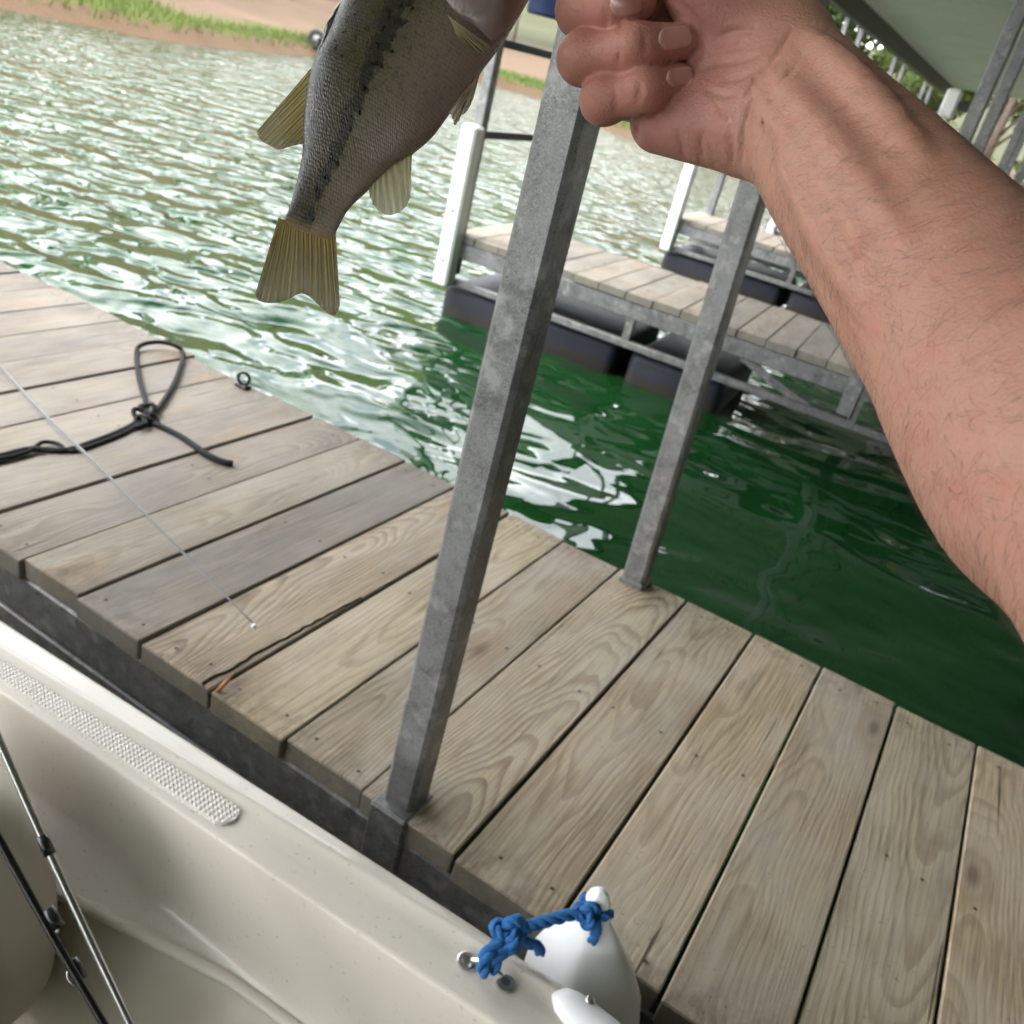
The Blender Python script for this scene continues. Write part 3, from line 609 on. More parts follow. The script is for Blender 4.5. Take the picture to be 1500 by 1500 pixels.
def fish_mat():
    m = MT('bass_skin', spec=.4, coat=.06); g = m.attr('fcoord', 'GEOMETRY', 'Vector'); u, v, hl = m.sep(g); gm = m.attr('fmetric', 'GEOMETRY', 'Vector')
    n = m.noise(gm, 90, 4, .6); n2 = m.noise(gm, 260, 3, .6); n3 = m.noise(m.mapp(gm, (1, .5, 1)), 45, 4, .6)
    vor = m.t.nodes.new('ShaderNodeTexVoronoi'); vor.voronoi_dimensions = '2D'; m.put(vor.inputs['Vector'], m.mapp(gm, (1, 1.25, 1))); vor.inputs['Scale'].default_value = 600; vor.inputs['Randomness'].default_value = .42
    vv = m.math('ADD', v, m.math('MULTIPLY', m.math('SUBTRACT', n3, .5), .10))
    col = m.ramp(vv, [(.0, (.010, .0095, .0025)), (.16, (.021, .0185, .005)), (.34, (.042, .036, .011)), (.47, (.065, .055, .022)), (.60, (.125, .104, .066)), (.82, (.20, .158, .124)), (1, (.27, .212, .178))])
    stripe_w = m.math('ADD', m.ramp(u, [(0, g3(.066)), (.4, g3(.022))]), m.math('MULTIPLY', n, .095))
    centre = m.ramp(u, [(0, g3(.44)), (.3, g3(.47)), (.6, g3(.42)), (1, g3(.40))])
    dist = m.math('ABSOLUTE', m.math('SUBTRACT', m.math('ADD', v, m.math('ADD', m.math('MULTIPLY', m.math('SUBTRACT', n2, .5), .22), m.math('MULTIPLY', m.math('SUBTRACT', n, .5), .12))), centre))
    st = m.math('SUBTRACT', 1.0, m.math('DIVIDE', dist, m.math('MULTIPLY', stripe_w, 1.35)), clamp=True)
    st = m.ramp(m.math('MULTIPLY', st, m.ramp(n, [(.36, g3(.15)), (.5, g3(1))])), [(.10, g3(0)), (.32, g3(1))])
    st = m.math('MULTIPLY', st, m.ramp(u, [(.0, g3(1)), (.60, g3(.95)), (.78, g3(.35)), (.85, g3(0))]))
    col = m.mixc(m.math('MULTIPLY', st, .96), col, (.006, .0055, .0035))
    # small dark flecks on the flank, scale edges, warm tail base
    fl = m.ramp(m.noise(gm, 330, 2, .5), [(.56, g3(0)), (.64, g3(.8))]); col = m.mixc(m.math('MULTIPLY', fl, m.ramp(v, [(.15, g3(.5)), (.55, g3(.7)), (.85, g3(0))])), col, (.04, .033, .022))
    edge = m.ramp(vor.outputs['Distance'], [(.35, g3(0)), (.62, g3(1))]); col = m.mixc(m.math('MULTIPLY', edge, .22), col, (.025, .024, .015))
    ctr = m.ramp(vor.outputs['Distance'], [(.0, g3(1)), (.22, g3(0))]); col = m.mixc(m.math('MULTIPLY', ctr, m.ramp(n, [(.45, g3(0)), (.7, g3(.22))])), col, (.26, .235, .15))
    col = m.mixc(m.ramp(u, [(.0, g3(.95)), (.04, g3(.6)), (.10, g3(0))]), col, (.20, .13, .05))
    head = m.ramp(u, [(.66, g3(0)), (.70, g3(1))]); col = m.mixc(m.math('MULTIPLY', head, m.ramp(v, [(.3, g3(0)), (.6, g3(.8))])), col, m.mixc(n, (.20, .155, .138), (.28, .22, .20)))
    h = m.math('ADD', m.math('MULTIPLY', m.math('SUBTRACT', 1.0, vor.outputs['Distance']), m.math('SUBTRACT', 1.0, head)), m.math('MULTIPLY', m.noise(gm, 40, 2), .3))
    m.set(base=col, rough=m.ramp(n2, [(.3, g3(.20)), (.7, g3(.50))]), normal=m.bump(h, .20, .0010)); return m
FISHM = fish_mat()
mefish = mesh_from('body', cw(V_)-FO, f_, FISHM, True, {'fcoord': UV_[:, [0, 1, 4]], 'fmetric': np.stack([UV_[:, 2], UV_[:, 3]*UV_[:, 4], np.zeros(len(UV_))], -1)})
link('body', mefish, fish)
def fin_mat(name, c0, c1, tip, rays, op=.93):
    m = MT(name, rough=.35, spec=.5); g = m.attr('fin', 'GEOMETRY', 'Vector'); s, t, _ = m.sep(g)
    w = m.n('ShaderNodeTexWave', {'Vector': m.comb(s, m.math('MULTIPLY', t, .02), 0.0), 'Scale': rays*.314*.8, 'Distortion': .9, 'Detail': 2.0, 'Detail Scale': 3.0}, bands_direction='X')
    n = m.noise(m.comb(m.math('MULTIPLY', s, 40.0), m.math('MULTIPLY', t, 6.0), 0.0), 1, 3, .6)
    col = m.mixc(m.ramp(w, [(.25, g3(0)), (.7, g3(1))]), c0, c1); col = m.mixc(m.ramp(t, [(.25, g3(0)), (1, g3(.8))]), col, tip)
    col = m.mixc(m.ramp(n, [(.5, g3(0)), (.75, g3(.3))]), col, tuple(c*.5 for c in c0))
    m.set(base=col, normal=m.bump(w, .5, .0006))
    tr = m.t.nodes.new('ShaderNodeBsdfTranslucent'); m.put(tr.inputs[0], col); mixs = m.t.nodes.new('ShaderNodeMixShader'); mixs.inputs[0].default_value = .62
    m.t.links.new(m.b.outputs[0], mixs.inputs[1]); m.t.links.new(tr.outputs[0], mixs.inputs[2])
    tp = m.t.nodes.new('ShaderNodeBsdfTransparent'); mix2 = m.t.nodes.new('ShaderNodeMixShader'); m.put(mix2.inputs[0], m.ramp(m.math('MULTIPLY', t, w), [(0, g3(op)), (.9, g3(op-.25))]))
    m.t.links.new(tp.outputs[0], mix2.inputs[1]); m.t.links.new(mixs.outputs[0], mix2.inputs[2]); m.t.links.new(mix2.outputs[0], m.o.inputs[0]); return m
def fin(name, base, outer, dep0, dep1, mat_, rays, n=60, mrow=22, folds=.0007, seed=0):
    r = np.random.default_rng(seed); B = spline([(*p, 0) for p in base], n); O = spline([(*p, 0) for p in outer], n); vs = []; at = []
    ph = r.uniform(0, 6)
    for side in (0, 1):
        for j in range(mrow):
            t = j/(mrow-1)
            for i in range(n):
                s = i/(n-1); p = B[i]*(1-t)+O[i]*t; dep = dep0*(1-t)+dep1*t+folds*math.sin(s*rays*2*math.pi)*min(1, t*3)+.0022*math.sin(s*5+ph)*t
                vs.append(q3(p[0]+.6*math.sin(s*rays*6.28)*t*t, p[1], dep+(side-.5)*(.0011*(1-t)+.00035))); at.append((s, t, 0))
    fs = []; o = n*mrow
    for j in range(mrow-1):
        for i in range(n-1):
            a = j*n+i; fs.append((a, a+1, a+n+1, a+n)); fs.append((o+a, o+a+n, o+a+n+1, o+a+1))
    ring = [i for i in range(n)]+[j*n+n-1 for j in range(1, mrow)]+[(mrow-1)*n+i for i in range(n-2, -1, -1)]+[j*n for j in range(mrow-2, 0, -1)]
    for a, b in zip(ring, ring[1:]+ring[:1]): fs.append((a, o+a, o+b, b))
    return link(name, mesh_from(name, cw(vs)-FO, fs, mat_, True, {'fin': np.array(at)}), fish)
TAILM = fin_mat('tail_fin', (.62, .52, .23), (.33, .255, .10), (.50, .45, .33), 34)
DORM = fin_mat('soft_dorsal_fin', (.68, .58, .28), (.40, .33, .14), (.52, .46, .31), 22)
ANALM = fin_mat('anal_fin', (.74, .70, .46), (.54, .49, .28), (.7, .67, .56), 12, .82)
PECM = fin_mat('pectoral_fin', (.52, .44, .24), (.74, .68, .50), (.34, .29, .2), 14)
PELM = fin_mat('pelvic_fin', (.62, .52, .41), (.48, .40, .29), (.55, .48, .4), 8, .9)
fin('tail_fin', [(408, 318), (416, 322), (432, 328), (452, 334), (474, 340), (492, 340)], [(374, 430), (380, 441), (398, 444), (420, 439), (441, 430), (455, 436), (472, 452), (489, 462), (498, 448)], FD, FD-.004, TAILM, 17)
fin('soft_dorsal_fin', [(462, 92), (454, 125), (449, 160), (447, 190), (447, 212)], [(378, 190), (377, 197), (383, 206), (395, 213), (408, 219), (424, 215), (441, 211)], FD, FD+.003, DORM, 11, seed=2)
fin('anal_fin', [(604, 222), (590, 232), (570, 246), (552, 262), (540, 276)], [(602, 266), (601, 287), (594, 303), (583, 312), (568, 315), (555, 309), (546, 298), (541, 284)], FD, FD-.002, ANALM, 8, seed=3)
fin('pectoral_fin', [(655, 22), (660, 30), (664, 38), (668, 50)], [(716, 66), (724, 76), (722, 79), (708, 78), (690, 74), (678, 64)], fish_surf(662, 36)-.0040, fish_surf(690, 60)-.0115, PECM, 9, seed=4)
fin('pelvic_fin', [(704, 98), (701, 108), (695, 118), (688, 124)], [(690, 140), (680, 162), (671, 178), (666, 183), (662, 172), (657, 164)], FD-.006, FD-.016, PELM, 6, seed=5)
fin('pelvic_fin', [(706, 98), (702, 108), (698, 114), (694, 118)], [(694, 142), (686, 160), (678, 168), (672, 166)], FD+.010, FD+.016, PELM, 6, seed=6)
# folded spiny dorsal: spines lying along the back
sp = MB(); r = random.Random(8)
for k in range(15):
    k *= .6; a0 = np.array([505-3.6*k, -2+9.5*k]); a1 = a0+np.array([-21-r.uniform(0, 5), 36+r.uniform(-5, 5)])
    pa = cw([q3(a0[0]+6, a0[1], FD-.002), q3((a0[0]+a1[0])/2-2, (a0[1]+a1[1])/2, FD-.003), q3(a1[0]+3, a1[1], FD-.002)])-FO
    sp.tube([Vector(p) for p in spline(pa, 8)], np.linspace(.0017, .0005, 8), 6)
sp.build('dorsal_spines', plain('spine_dark', (.05, .05, .045), .2, var=.7, scale=260), fish)
# gill cover: a shallow shell lying over the side of the head
gs = []; NA, NB_ = 30, 16
edge = spline([(*p, 0) for p in [(640, -22), (655, 2), (671, 20), (698, 38), (721, 60), (741, 52)]], NA)
cen = np.array([735, -45.0])
vs = []; 
for side in (0, 1):
    for j in range(NB_):
        for i in range(NA):
            t = j/(NB_-1); p = edge[i, :2]*(1-t*.9)+cen*t*.9
            vs.append(q3(p[0], p[1], fish_surf(p[0], p[1])-(.0022+.002*math.sin(min(1, t*2.5)*1.57))*(1-.0*t)+(.0012 if side else 0)))
fs = []; o = NA*NB_
for j in range(NB_-1):
    for i in range(NA-1):
        a = j*NA+i; fs.append((a, a+1, a+NA+1, a+NA)); fs.append((o+a, o+a+NA, o+a+NA+1, o+a+1))
for i in range(NA-1): fs.append((i, o+i, o+i+1, i+1))
GILLM = MT('gill_cover_skin', spec=.5, coat=.3, rough=.35); pp = GILLM.n('ShaderNodeNewGeometry', out='Position'); nn = GILLM.noise(pp, 120, 4, .6); nn2 = GILLM.noise(GILLM.mapp(pp, (1, 1, 1)), 45, 3, .6, 1.5)
GILLM.set(base=GILLM.ramp(nn2, [(.3, (.17, .125, .11)), (.7, (.28, .22, .205))]), normal=GILLM.bump(nn2, .5, .003))
link('gill_cover', mesh_from('gill_cover', cw(vs)-FO, fs, GILLM), fish)

# ------------------------------------------------------------------ person: right forearm and fist
def smin(a, b, k):
    h = np.clip(.5+.5*(b-a)/k, 0, 1); return b*(1-h)+a*h-k*h*(1-h)
def rcone(p, a, b, ra, rb):
    ba = np.asarray(b-a, p.dtype); pa = p-np.asarray(a, p.dtype); t = np.clip((pa@ba)/(ba@ba), 0, 1); pa = pa-t[:, None]*ba; return np.sqrt(np.einsum('ij,ij->i', pa, pa))-(ra+(rb-ra)*t)
def ell(p, c, r, rot=None):
    d = (p-c) if rot is None else (p-c)@rot
    k0 = np.linalg.norm(d/r, axis=1); k1 = np.linalg.norm(d/(np.array(r)**2), axis=1); return k0*(k0-1)/np.maximum(k1, 1e-6)
FING = {  # PIP, DIP, tip (px, py, depth) and radii in metres, MCP
 'index': ([(892, -62, .425), (838, -48, .392), (880, -62, .374), (912, -72, .370)], (.0115, .0105, .0092, .0080)),
 'middle': ([(898, 8, .428), (852, 15, .386), (905, 6, .369), (934, 4, .371)], (.0118, .0102, .0095, .0080)),
 'ring': ([(905, 78, .426), (853, 86, .383), (930, 71, .3690), (998, 60, .3725)], (.0112, .0098, .0091, .0074)),
 'little': ([(925, 140, .420), (884, 147, .382), (945, 134, .3710), (996, 117, .3750)], (.0105, .0090, .0083, .0066))}
def arm_sdf(p):
    wr = [rcone(p, q3(1156, 94, .372), q3(1424, 408, .306), .0205, .0285), rcone(p, q3(1126, 158, .370), q3(1428, 542, .300), .0195, .0300),
          rcone(p, q3(1250, 262, .345), q3(1585, 690, .268), .0235, .0385)]
    d = wr[0]
    for w_ in wr[1:]: d = smin(d, w_, .016)
    el = q3(1885, 925, .205); d = smin(d, rcone(p, q3(1565, 650, .272), el, .0385, .043), .03)
    d = smin(d, rcone(p, el, np.array([.29, .11, -.06]), .043, .052), .03)
    hand = None
    for nme, (a, r_) in zip(('index', 'middle', 'ring', 'little'), [((1150, 68, .384), .0120), ((1145, 92, .388), .0130), ((1135, 120, .388), .0130), ((1110, 160, .384), .0125)]):
        m_ = q3(*FING[nme][0][0]); e = rcone(p, q3(*a), m_, r_, .0115); hand = e if hand is None else smin(hand, e, .012)
    thenar = smin(rcone(p, q3(1126, 52, .374), q3(1040, -14, .370), .0195, .0165), rcone(p, q3(1048, -18, .370), q3(968, -92, .362), .0150, .0108), .012)
    hypo = rcone(p, q3(1085, 188, .373), q3(968, 178, .388), .0185, .0135)
    hand = smin(hand, thenar, .014); hand = smin(hand, hypo, .011)
    hand = smin(hand, rcone(p, q3(1062, 70, .380), q3(1040, 160, .383), .014, .014), .012)
    d = smin(d, hand, .013)
    th = smin(rcone(p, q3(968, -92, .362), q3(885, -118, .366), .0105, .0098), rcone(p, q3(885, -118, .366), q3(832, -116, .376), .0098, .0078), .004)
    d = smin(d, th, .006)
    fd = None
    for nme, (js, r_) in FING.items():
        j = [q3(*a) for a in js]
        e = smin(rcone(p, j[0], j[1], r_[0], r_[1]), rcone(p, j[1], j[2], r_[1]*.98, r_[2]), .005); e = smin(e, rcone(p, j[2], j[3], r_[2], r_[3]), .006)
        e = smin(e, np.linalg.norm(p-j[1]-np.array([.0006, 0, -.0006]), axis=1)-r_[1]*1.04, .004)
        fd = e if fd is None else smin(fd, e, .0012)
    d = smin(d, fd, .0014)
    for a, b, ra, rb in TEND: d = smin(d, rcone(p, a, b, ra, rb), .006)
    if len(CREASES):
        lo, hi = p.min(0)-.004, p.max(0)+.004
        for a, b, ra, rb, k in CREASES:
            if np.all(np.minimum(a, b) < hi) and np.all(np.maximum(a, b) > lo): d = -smin(-d, rcone(p, a, b, ra, rb), k)
    return d
CREASES = []; TEND = []
def surf(pxs, it=26):
    """front surface points of the arm under picture points"""
    dirs = np.array([q3(x, y, 1.0) for x, y in pxs]); ln = np.linalg.norm(dirs, axis=1); t = np.full(len(dirs), .20); dirs /= ln[:, None]
    for _ in range(it): t = t+arm_sdf(dirs*t[:, None])*.9
    return dirs*t[:, None]
def crease(pxs, r0, r1=None, n=14, k=.0012, sink=.0):
    pts = spline([(*p, 0) for p in pxs], n)[:, :2]; s3 = surf(pts); rad = np.linspace(r0, r1 if r1 is not None else r0, n)*np.sin(np.linspace(.25, math.pi-.25, n))**.5
    s3 = s3*(1+sink/np.linalg.norm(s3, axis=1))[:, None]
    return [(s3[i], s3[i+1], rad[i], rad[i+1], k) for i in range(n-1)]
cl = []
for pts, r0 in [([(905, 22), (909, 34), (908, 47)], .0006), ([(884, 10), (888, 28), (886, 45)], .0005),
                ([(941, 48), (946, 62), (944, 78)], .0006), ([(905, 60), (908, 80), (904, 98)], .0004), ([(934, 120), (938, 133), (934, 150)], .0006), ([(900, 128), (903, 145), (900, 165)], .0004),
                # palm folds and wrist creases
                ([(1024, 102), (1050, 92), (1085, 88), (1110, 80)], .0010), ([(1020, 88), (1028, 60), (1022, 34), (1004, 12), (985, 0)], .0010), ([(1048, 58), (1075, 46), (1112, 44)], .0007), ([(1060, 118), (1088, 112), (1120, 92)], .0007),
                ([(1083, 246), (1088, 215), (1094, 175), (1106, 140)], .0012), ([(1094, 140), (1112, 112), (1140, 78), (1162, 40)], .0010), ([(1070, 245), (1072, 220), (1066, 195)], .0010), ([(1030, 236), (1026, 215), (1030, 196)], .0008), ([(1002, 232), (998, 212), (990, 190)], .0007), ([(1048, 150), (1064, 168), (1075, 190)], .0008),
                ([(1110, 205), (1124, 170), (1150, 120), (1176, 80)], .0006), ([(944, 168), (935, 185), (930, 206)], .0010), ([(1035, 130), (1055, 140), (1078, 138)], .0006), ([(1040, 75), (1062, 72), (1090, 66)], .0005)]:
    cl += crease(pts, r0*1.15)
CREASES = []
TEND = []
for pts, pr in [([(1118, 150), (1165, 205), (1225, 290), (1290, 385)], .0042), ([(1140, 118), (1190, 175), (1255, 260), (1330, 360)], .0046), ([(1190, 60), (1260, 130), (1350, 235)], .0048), ([(1150, 235), (1200, 330), (1262, 440)], .0040)]:
    q_ = spline([(*p, 0) for p in pts], 9)[:, :2]; s3 = surf(q_); s3 = s3*(1+(pr-.0010)/np.linalg.norm(s3, axis=1))[:, None]
    TEND += [(s3[i], s3[i+1], pr*math.sin(.5+2.1*i/8), pr*math.sin(.5+2.1*(i+1)/8)) for i in range(8)]
CREASES = cl
# --- block-sparse sampling and surface nets
H_ = .0012; LO = np.array([.012, -.34, -.12]); HI = np.array([.40, .24, .47]); B_ = 12
nb_ = np.ceil((HI-LO)/(H_*B_)).astype(int)
bc = np.stack(np.meshgrid(*[np.arange(k) for k in nb_], indexing='ij'), -1).reshape(-1, 3)
dc = arm_sdf(LO+(bc+.5)*B_*H_); bc = bc[np.abs(dc) < B_*H_*1.05]
loc_ = np.stack(np.meshgrid(*[np.arange(B_+1)]*3, indexing='ij'), -1).reshape(-1, 3)
DIM = nb_*B_+4
def key(c): return (c[..., 0].astype(np.int64)*DIM[1]+c[..., 1])*DIM[2]+c[..., 2]
VK = []; VP = []; EK = {0: [], 1: [], 2: []}
corn = np.array([(i, j, k) for i in (0, 1) for j in (0, 1) for k in (0, 1)])
EDG = [(a, b) for a in range(8) for b in range(a+1, 8) if np.abs(corn[a]-corn[b]).sum() == 1]
for c0 in range(0, len(bc), 60):
    blk = bc[c0:c0+60]; g = (blk[:, None]*B_+loc_[None])
    dv = arm_sdf((LO+g*H_).reshape(-1, 3).astype(np.float32)).reshape(len(blk), B_+1, B_+1, B_+1)
    for bi in range(len(blk)):
        v = dv[bi]; cv = np.stack([v[i:i+B_, j:j+B_, k:k+B_] for i, j, k in corn], -1); sg = cv < 0; act = sg.any(-1) & ~sg.all(-1)
        if not act.any(): continue
        ci = np.argwhere(act); cc = cv[act]; acc = np.zeros((len(ci), 3)); cnt = np.zeros(len(ci))
        for a, b in EDG:
            va, vb = cc[:, a], cc[:, b]; m_ = (va < 0) != (vb < 0); t = np.where(m_, va/np.where(m_, va-vb, 1), 0)
            acc += np.where(m_[:, None], corn[a]+t[:, None]*(corn[b]-corn[a]), 0); cnt += m_
        gi = ci+blk[bi]*B_; VK.append(key(gi)); VP.append(LO+(gi+acc/cnt[:, None])*H_)
        for ax_ in range(3):
            o_ = [0, 0, 0]; o_[ax_] = 1; o_ = o_[0]*4+o_[1]*2+o_[2]; m_ = (cc[:, 0] < 0) != (cc[:, o_] < 0); EK[ax_].append((gi[m_], cc[m_, 0] < 0))
VK = np.concatenate(VK); VP = np.concatenate(VP); od = np.argsort(VK); VK = VK[od]; VP = VP[od]; FA = []
for ax_ in range(3):
    gi = np.concatenate([e[0] for e in EK[ax_]]); sn = np.concatenate([e[1] for e in EK[ax_]])
    u1 = np.zeros(3, int); u2 = np.zeros(3, int); u1[(ax_+1) % 3] = 1; u2[(ax_+2) % 3] = 1
    qd = []; ok = np.ones(len(gi), bool)
    for dd in (0*u1, u1, u1+u2, u2):
        kk = key(gi-dd); ix = np.clip(np.searchsorted(VK, kk), 0, len(VK)-1); ok &= VK[ix] == kk; qd.append(ix)
    qd = np.stack(qd, -1); qd = np.where(sn[:, None], qd, qd[:, ::-1]); FA.append(qd[ok])
FA = np.concatenate(FA)
# relax the vertices a little (removes grid stepping)
for lam in (.5, -.1, .4):
    s_ = np.zeros_like(VP); n_ = np.zeros(len(VP))
    for a, b in ((0, 1), (1, 2), (2, 3), (3, 0)):
        np.add.at(s_, FA[:, a], VP[FA[:, b]]); np.add.at(n_, FA[:, a], 1); np.add.at(s_, FA[:, b], VP[FA[:, a]]); np.add.at(n_, FA[:, b], 1)
    VP = VP+lam*(s_/np.maximum(n_, 1)[:, None]-VP)
ppx = VP[:, 0]/np.maximum(VP[:, 2], .05)*F+750; ppy = VP[:, 1]/np.maximum(VP[:, 2], .05)*F+750
handness = np.clip((1190-(ppx+.35*ppy))/130, 0, 1)
fingerness = np.clip((1010-ppx)/60, 0, 1)*np.clip((190-ppy)/30, 0, 1)
def skin_mat():
    m = MT('skin', spec=.42); p = m.n('ShaderNodeNewGeometry', out='Position'); hd = m.attr('hand', 'GEOMETRY'); fg = m.attr('finger', 'GEOMETRY')
    n = m.noise(p, 42, 4, .6); n2 = m.noise(p, 170, 4, .6); n3 = m.noise(p, 900, 2, .6); n4 = m.noise(p, 18, 3, .5)
    arm = m.mixc(n, (.42, .205, .145), (.53, .28, .21)); arm = m.mixc(m.ramp(n4, [(.45, g3(0)), (.7, g3(.5))]), arm, (.45, .235, .155)); arm = m.mixc(m.ramp(m.noise(p, 95, 4, .65), [(.48, g3(0)), (.7, g3(.55))]), arm, (.50, .19, .14)); arm = m.mixc(m.ramp(m.noise(p, 420, 2, .5), [(.64, g3(0)), (.74, g3(.35))]), arm, (.30, .14, .09))
    hand = m.mixc(n, (.32, .125, .10), (.44, .205, .165)); hand = m.mixc(m.ramp(n2, [(.5, g3(0)), (.72, g3(.4))]), hand, (.38, .11, .088))
    c = m.mixc(hd, arm, hand); c = m.mixc(m.math('MULTIPLY', fg, .55), c, m.mixc(n2, (.41, .148, .104), (.50, .225, .165)))
    wr = m.noise(m.mapp(p, (1, 1, 1)), 380, 4, .7, 1.5); vo = m.n('ShaderNodeTexVoronoi', {'Vector': p, 'Scale': 750.0})
    h = m.math('ADD', m.math('MULTIPLY', wr, .7), m.math('ADD', m.math('MULTIPLY', vo, .35), m.math('MULTIPLY', n3, .25)))
    m.set(base=c, rough=m.ramp(n2, [(.3, g3(.42)), (.7, g3(.58))]), sss=.16, normal=m.bump(h, .42, .0013)); m.b.inputs['Subsurface Radius'].default_value = (1, .35, .2); m.b.inputs['Subsurface Scale'].default_value = .003; return m
SKIN = skin_mat()
PO = cw(q3(1140, 130, .372))[0]
person = thing('person', 'bare right forearm and fist of a person gripping the fish by its mouth', 'person', tuple(PO))
link('forearm_and_fist', mesh_from('forearm_and_fist', cw(VP)-PO, FA.tolist(), SKIN, True, {'hand': handness, 'finger': fingerness}), person)
# nails
NAILM = MT('fingernail', rough=.22, spec=.5, coat=.2); pp = NAILM.n('ShaderNodeNewGeometry', out='Position'); nl = NAILM.attr('nail', 'GEOMETRY', 'Vector'); ns_, nt_, _ = NAILM.sep(nl)
nc = NAILM.mixc(NAILM.noise(pp, 200, 3), (.42, .195, .16), (.49, .25, .205)); nc = NAILM.mixc(NAILM.ramp(ns_, [(.86, g3(0)), (.93, g3(.35))]), nc, (.60, .43, .36)); nc = NAILM.mixc(NAILM.ramp(ns_, [(.06, g3(.5)), (.22, g3(0))]), nc, (.58, .38, .34)); NAILM.set(base=nc)
svC = CREASES; CREASES = []
for c_, ln_, wd_n, ang in (((917, 6), 26, 21, -6), ((989, 55), 27, 20.5, -12), ((996, 112), 22, 16, -13)):
    n1, n2 = 18, 14; pts = []; at = []
    ca, sa = math.cos(R_(ang)), math.sin(R_(ang))
    for i in range(n1):
        s_ = i/(n1-1); wloc = wd_n*(1-.06*s_)*(math.sqrt(max(0, 1-((.42-s_)/.42)**2.6)) if s_ < .42 else (1-max(0, (s_-.72)/.28)**2*.35)); wloc = max(wloc, .5)
        for j in range(n2):
            t_ = j/(n2-1)*2-1; x = (s_-.5)*2*ln_*(1-.12*t_*t_); y = t_*wloc
            pts.append((c_[0]+x*ca-y*sa, c_[1]+x*sa+y*ca)); at.append((s_, t_, 0))
    s3 = surf(pts); nrm = np.stack([arm_sdf(s3+np.eye(3)[k]*5e-4)-arm_sdf(s3-np.eye(3)[k]*5e-4) for k in range(3)], -1); nrm /= np.linalg.norm(nrm, axis=1)[:, None]
    tt = np.array(at); lift = .00055-.0011*np.clip((np.maximum(np.abs(tt[:, 1]), np.abs(tt[:, 0]-.5)*2)-.78)/.22, 0, 1)**2
    s3 = s3+nrm*lift[:, None]
    fs = [(i*n2+j, i*n2+j+1, (i+1)*n2+j+1, (i+1)*n2+j) for i in range(n1-1) for j in range(n2-1)]
    me = mesh_from('fingernail', cw(s3)-PO, fs, NAILM, True, {'nail': tt}); link('fingernail', me, person)
CREASES = svC
# arm hair
e1_ = VP[FA[:, 2]]-VP[FA[:, 0]]; e2_ = VP[FA[:, 3]]-VP[FA[:, 1]]; fnm = np.cross(e1_, e2_); fnl = np.linalg.norm(fnm, axis=1); fnm = fnm/np.maximum(fnl, 1e-12)[:, None]; fc = VP[FA].mean(1)
fpx = fc[:, 0]/np.maximum(fc[:, 2], .05)*F+750; fpy = fc[:, 1]/np.maximum(fc[:, 2], .05)*F+750
axd = q3(1500, 590, .285)-q3(1140, 130, .372); axl = np.linalg.norm(axd); axd = axd/axl; along = ((fc-q3(1140, 130, .372))@axd)
wt_ = fnl*np.clip((along-.010)/.05, 0, 1)*(fc[:, 2] > .1); rg = np.random.default_rng(11); pick = rg.choice(len(fc), 9000, p=wt_/wt_.sum())
hv = []; hf = []
perp = np.array([.74, -.67, 0.0])
for ix in pick:
    n = fnm[ix]; base = fc[ix]; d = np.array([.92, .30, 0])+rg.normal(0, .22, 3); d = d-n*(d@n); d /= np.linalg.norm(d); ln = rg.uniform(.005, .012); cb = np.cross(n, d)*rg.normal(.25, .3)
    w_ = .000044*rg.uniform(.7, 1.3); o = len(hv); pts = []
    for k, t in enumerate((0, .33, .66, 1)):
        pts.append(base+d*ln*t+cb*ln*t*t+n*(.0012*math.sin(t*2.2)+.0002+(-.0004 if k == 0 else 0)))
    b2_ = np.cross(d, n)
    for k, pnt in enumerate(pts):
        ww = w_*(1-.25*k)
        hv += [pnt+b2_*ww, pnt-b2_*ww*.5+n*ww*.87, pnt-b2_*ww*.5-n*ww*.87]
    for k in range(3):
        for j in range(3): hf.append((o+k*3+j, o+k*3+(j+1) % 3, o+k*3+3+(j+1) % 3, o+k*3+3+j))
HAIRM = plain('arm_hair', (.045, .026, .017), .5, var=.3)
tag(link('arm_hair', mesh_from('arm_hair', cw(hv)-PO, hf, HAIRM), person), kind='stuff')

# ------------------------------------------------------------------ trees on the bank
def leaf_mat(name, a, b):
    m = MT(name, rough=.6, spec=.3); p = m.n('ShaderNodeNewGeometry', out='Position'); c = m.mixc(m.noise(p, 1.3, 4, .7), a, b)
    m.set(base=c); tr = m.t.nodes.new('ShaderNodeBsdfTranslucent'); m.put(tr.inputs[0], c); mx_ = m.t.nodes.new('ShaderNodeMixShader'); mx_.inputs[0].default_value = .35
    m.t.links.new(m.b.outputs[0], mx_.inputs[1]); m.t.links.new(tr.outputs[0], mx_.inputs[2]); m.t.links.new(mx_.outputs[0], m.o.inputs[0]); return m
LEAFS = [leaf_mat('leaf_a', (.025, .045, .010), (.06, .085, .018)), leaf_mat('leaf_b', (.02, .04, .008), (.05, .075, .016)), leaf_mat('leaf_c', (.035, .055, .012), (.085, .11, .022))]
BARK = plain('bark', (.10, .075, .055), .9, var=.3, scale=8, bump=.4)
